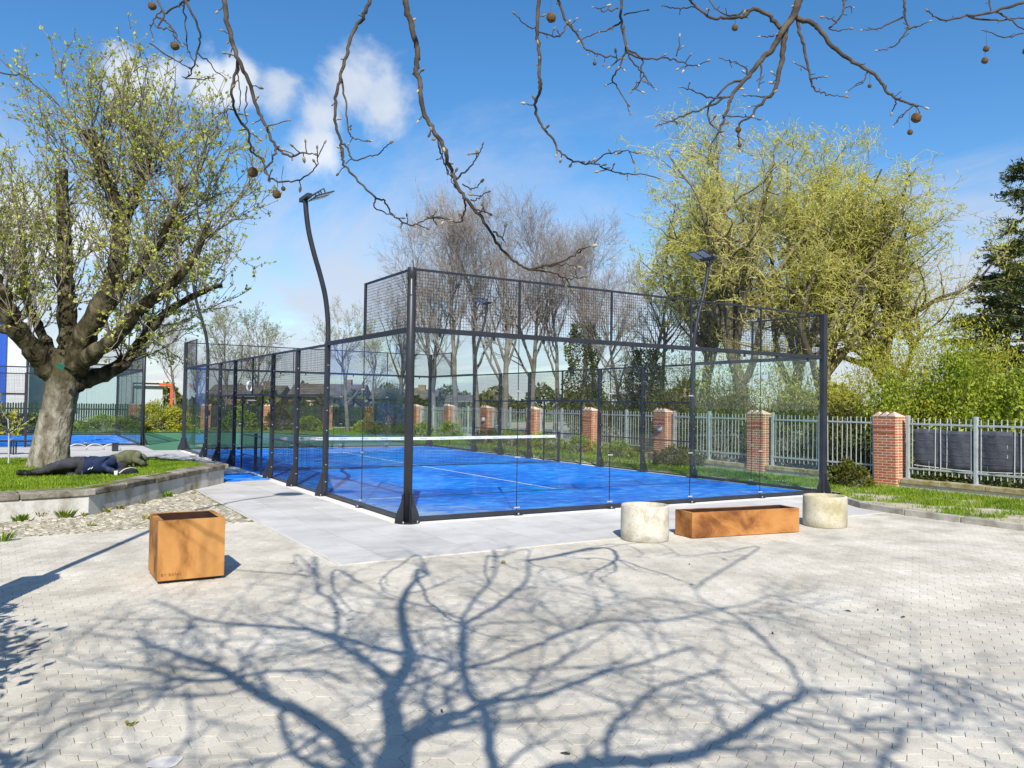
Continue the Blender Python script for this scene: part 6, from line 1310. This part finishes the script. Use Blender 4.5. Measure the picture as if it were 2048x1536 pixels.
# ------------------------------------------------------------------ two people asleep on the grass
def skin_body(name, joints, edges, mats, matof, parent):
    me = bpy.data.meshes.new(name); me.from_pydata([j[0] for j in joints], edges, []); o = bpy.data.objects.new(name, me); COL.objects.link(o)
    sk = o.modifiers.new('skin', 'SKIN'); sk.use_smooth_shade = True
    for v, j in zip(me.skin_vertices[0].data, joints): v.radius = (j[1], j[2] if len(j) > 2 else j[1])
    me.skin_vertices[0].data[0].use_root = True
    sb = o.modifiers.new('sub', 'SUBSURF'); sb.levels = 2; sb.render_levels = 2
    bpy.context.view_layer.update()
    m2 = bpy.data.meshes.new_from_object(o.evaluated_get(bpy.context.evaluated_depsgraph_get())); bpy.data.objects.remove(o)
    for m in mats: m2.materials.append(m)
    n = len(m2.vertices); co = np.zeros(n * 3); m2.vertices.foreach_get('co', co); co = co.reshape(-1, 3)
    # cloth wrinkles
    nr = np.zeros(n * 3); m2.vertices.foreach_get('normal', nr); nr = nr.reshape(-1, 3); wr = np.sin(co[:, 0] * 47 + 3 * np.sin(co[:, 2] * 21)) * .5 + np.sin(co[:, 0] * 23 - co[:, 1] * 31) * .5; wr += .8 * np.sin(co[:, 0] * 83 + co[:, 2] * 40 + 2 * np.sin(co[:, 1] * 37)) * np.sin(co[:, 0] * 11 + 1); co += nr * (wr * .008)[:, None]
    co[:, 2] = np.maximum(co[:, 2], .004); m2.vertices.foreach_set('co', co.ravel().astype(np.float32))
    P = np.array([j[0] for j in joints])
    for f in m2.polygons:
        c = np.mean([co[i] for i in f.vertices], 0)
        best = min(((np.linalg.norm(c - (P[a] + (P[b] - P[a]) * min(1, max(0, ((c - P[a]) @ (P[b] - P[a])) / ((P[b] - P[a]) @ (P[b] - P[a]) + 1e-9))))), k) for k, (a, b) in enumerate(edges)))
        f.material_index = matof(best[1]); f.use_smooth = True
    q = bpy.data.objects.new(name, m2); return link(q, parent)
M['navy'] = mat('navy jacket', [(.008, .016, .050), (.016, .030, .085)], 9, 5, .7); M['trouser'] = mat('dark grey trousers', [(.030, .031, .038), (.055, .056, .066)], 7, 5, .85)
M['shoe'] = mat('black shoe', [(.010, .010, .011), (.02, .02, .02)], 9, rough=.6); M['olive'] = mat('olive coat', [(.085, .090, .050), (.15, .155, .09)], 6, 6, .85); M['hair'] = mat('dark hair', [(.02, .014, .01), (.04, .028, .02)], 30, rough=.7); M['skin'] = mat('skin tone', [(.36, .21, .15), (.44, .27, .20)], 12, rough=.6)
M['bag'] = mat('dark bag', [(.015, .016, .02), (.035, .036, .042)], 10, rough=.7)
zg = BZ + .03
a = G(52, 957, BZ); b = G(252, 950, BZ); hd = norm((b - a) * [1, 1, 0]); ang = math.atan2(hd[1], hd[0])
pa = empty('person', (a[0], a[1], zg), ang); tag(pa, 'person lying on one side in navy jacket, dark grey trousers and black shoes', 'person', 'people asleep on the grass')
# local x: feet -> head, y: away from us, lies on its side facing away, legs slightly bent
J = [((.86, .06, .16), .155, .15), ((1.05, .07, .155), .14, .14), ((1.22, .07, .15), .15, .155), ((1.38, .08, .14), .135, .15), ((1.47, .10, .12), .06, .06), ((1.53, .12, .115), .075, .085), ((1.61, .13, .11), .095, .105), ((1.69, .14, .10), .07, .08),
     ((.80, .02, .20), .13, .12), ((.48, -.02, .17), .088, .085), ((.30, .02, .10), .07, .065), ((.16, .06, .07), .052, .05), ((.10, .08, .06), .045, .045), ((.02, .02, .05), .04, .045), ((-.05, -.02, .05), .03, .035),
     ((.80, .10, .09), .12, .11), ((.50, .20, .08), .085, .08), ((.30, .12, .06), .065, .06), ((.10, .16, .05), .048, .045), ((.04, .17, .05), .045, .045), ((-.10, .10, .06), .042, .05), ((-.15, .08, .08), .03, .035),
     ((1.38, .00, .21), .085, .08), ((1.22, -.12, .14), .062, .06), ((1.36, -.20, .07), .05, .048), ((1.44, -.20, .05), .038, .03), ((1.40, .16, .07), .075, .07), ((1.55, .26, .06), .055, .05), ((1.68, .22, .05), .045, .04)]
E_ = [(0, 1), (1, 2), (2, 3), (3, 4), (4, 5), (5, 6), (6, 7), (0, 8), (8, 9), (9, 10), (10, 11), (11, 12), (12, 13), (13, 14), (0, 15), (15, 16), (16, 17), (17, 18), (18, 19), (19, 20), (20, 21), (3, 22), (22, 23), (23, 24), (24, 25), (3, 26), (26, 27), (27, 28)]
def mo(k):
    a_, b_ = E_[k]
    if k in (0, 1, 2, 21, 22, 23, 25, 26): return 0
    if k in (3, 4): return 0
    if k in (5, 6): return 4
    if k in (24, 27): return 1
    if k in (11, 12, 13, 18, 19, 20): return 2
    return 1
J = [(( p[0], p[1], p[2] * 1.12), *[q * 1.15 for q in rr2]) for p, *rr2 in J]
skin_body('body', J, E_, [M['navy'], M['trouser'], M['shoe'], M['skin'], M['hair']], mo, pa)
MB().tube(catmull([(1.27, -.07, .10), (1.30, -.065, .20), (1.35, -.04, .27), (1.42, .03, .27)], 5), .006, 5).build('jacket_piping', M['white'], pa)
MB().tube([(.98, -.092, .10), (1.02, -.098, .135), (1.03, -.095, .11), (1.06, -.098, .15)], .007, 5).build('jacket_emblem', M['white'], pa)
MB().add([(.86, -.105, .02), (.90, -.11, .02), (.90, -.06, .30), (.86, -.06, .30), (.86, -.095, .02), (.90, -.10, .02), (.90, -.05, .30), (.86, -.05, .30)], BOXQ).build('jacket_hem', M['navy'], pa)
c = G(236, 941, BZ); c2 = G(326, 933, BZ); hd = norm((c2 - c) * [1, 1, 0])
pb = empty('person', (c[0], c[1], zg), math.atan2(hd[1], hd[0])); tag(pb, 'person curled up in olive hooded coat behind the dark bag', 'person', 'people asleep on the grass')
J2 = [((.10, .22, .15), .15, .14), ((.28, .20, .18), .17, .17), ((.45, .18, .20), .18, .19), ((.58, .17, .19), .15, .17), ((.66, .17, .17), .10, .11), ((.76, .16, .15), .14, .15), ((.86, .16, .13), .12, .12),
      ((.52, .04, .26), .095, .09), ((.40, -.04, .16), .075, .07), ((.56, -.10, .08), .06, .055), ((.66, -.09, .05), .04, .03), ((.52, .26, .12), .09, .08), ((.62, .05, .08), .07, .065), ((.74, .0, .06), .05, .045),
      ((-.12, .30, .12), .11, .11), ((-.32, .34, .10), .085, .08), ((-.55, .46, .07), .065, .06), ((-.66, .48, .06), .05, .05)]
E2 = [(0, 1), (1, 2), (2, 3), (3, 4), (4, 5), (5, 6), (3, 7), (7, 8), (8, 9), (9, 10), (3, 11), (11, 12), (12, 13), (0, 14), (14, 15), (15, 16), (16, 17)]
skin_body('body', J2, E2, [M['olive'], M['trouser'], M['shoe'], M['skin']], lambda k: {9: 1, 12: 1, 13: 1, 14: 1, 15: 1, 16: 2}.get(k, 0), pb)
p = G(252, 951, BZ)
bgq = empty('shoulder_bag', (p[0], p[1], zg - .01), ang + .3); tag(bgq, 'dark crumpled bag with pale piping between the two sleepers', 'bag')
sk = MB(); sk.lathe([(0, 0), (.15, .0), (.19, .04), (.17, .10), (.09, .145), (0, .15)], 18); o = sk.build('sack', M['bag'], bgq, smooth=True); o.scale = (1.25, .62, .95)
MB().tube(catmull([(-.18, -.09, .04), (-.08, -.10, .11), (.06, -.08, .13), (.18, -.03, .10)], 5), .008, 5).build('piping', M['white'], bgq)
p = G(232, 954, BZ); o = MB().lathe([(0, 0), (.03, 0), (.038, .085), (.034, .085), (.028, .01)], 14).build('paper_cup', M['white'], loc=(p[0], p[1], zg)); tag(o, 'white paper cup by the bag on the coping', 'cup')
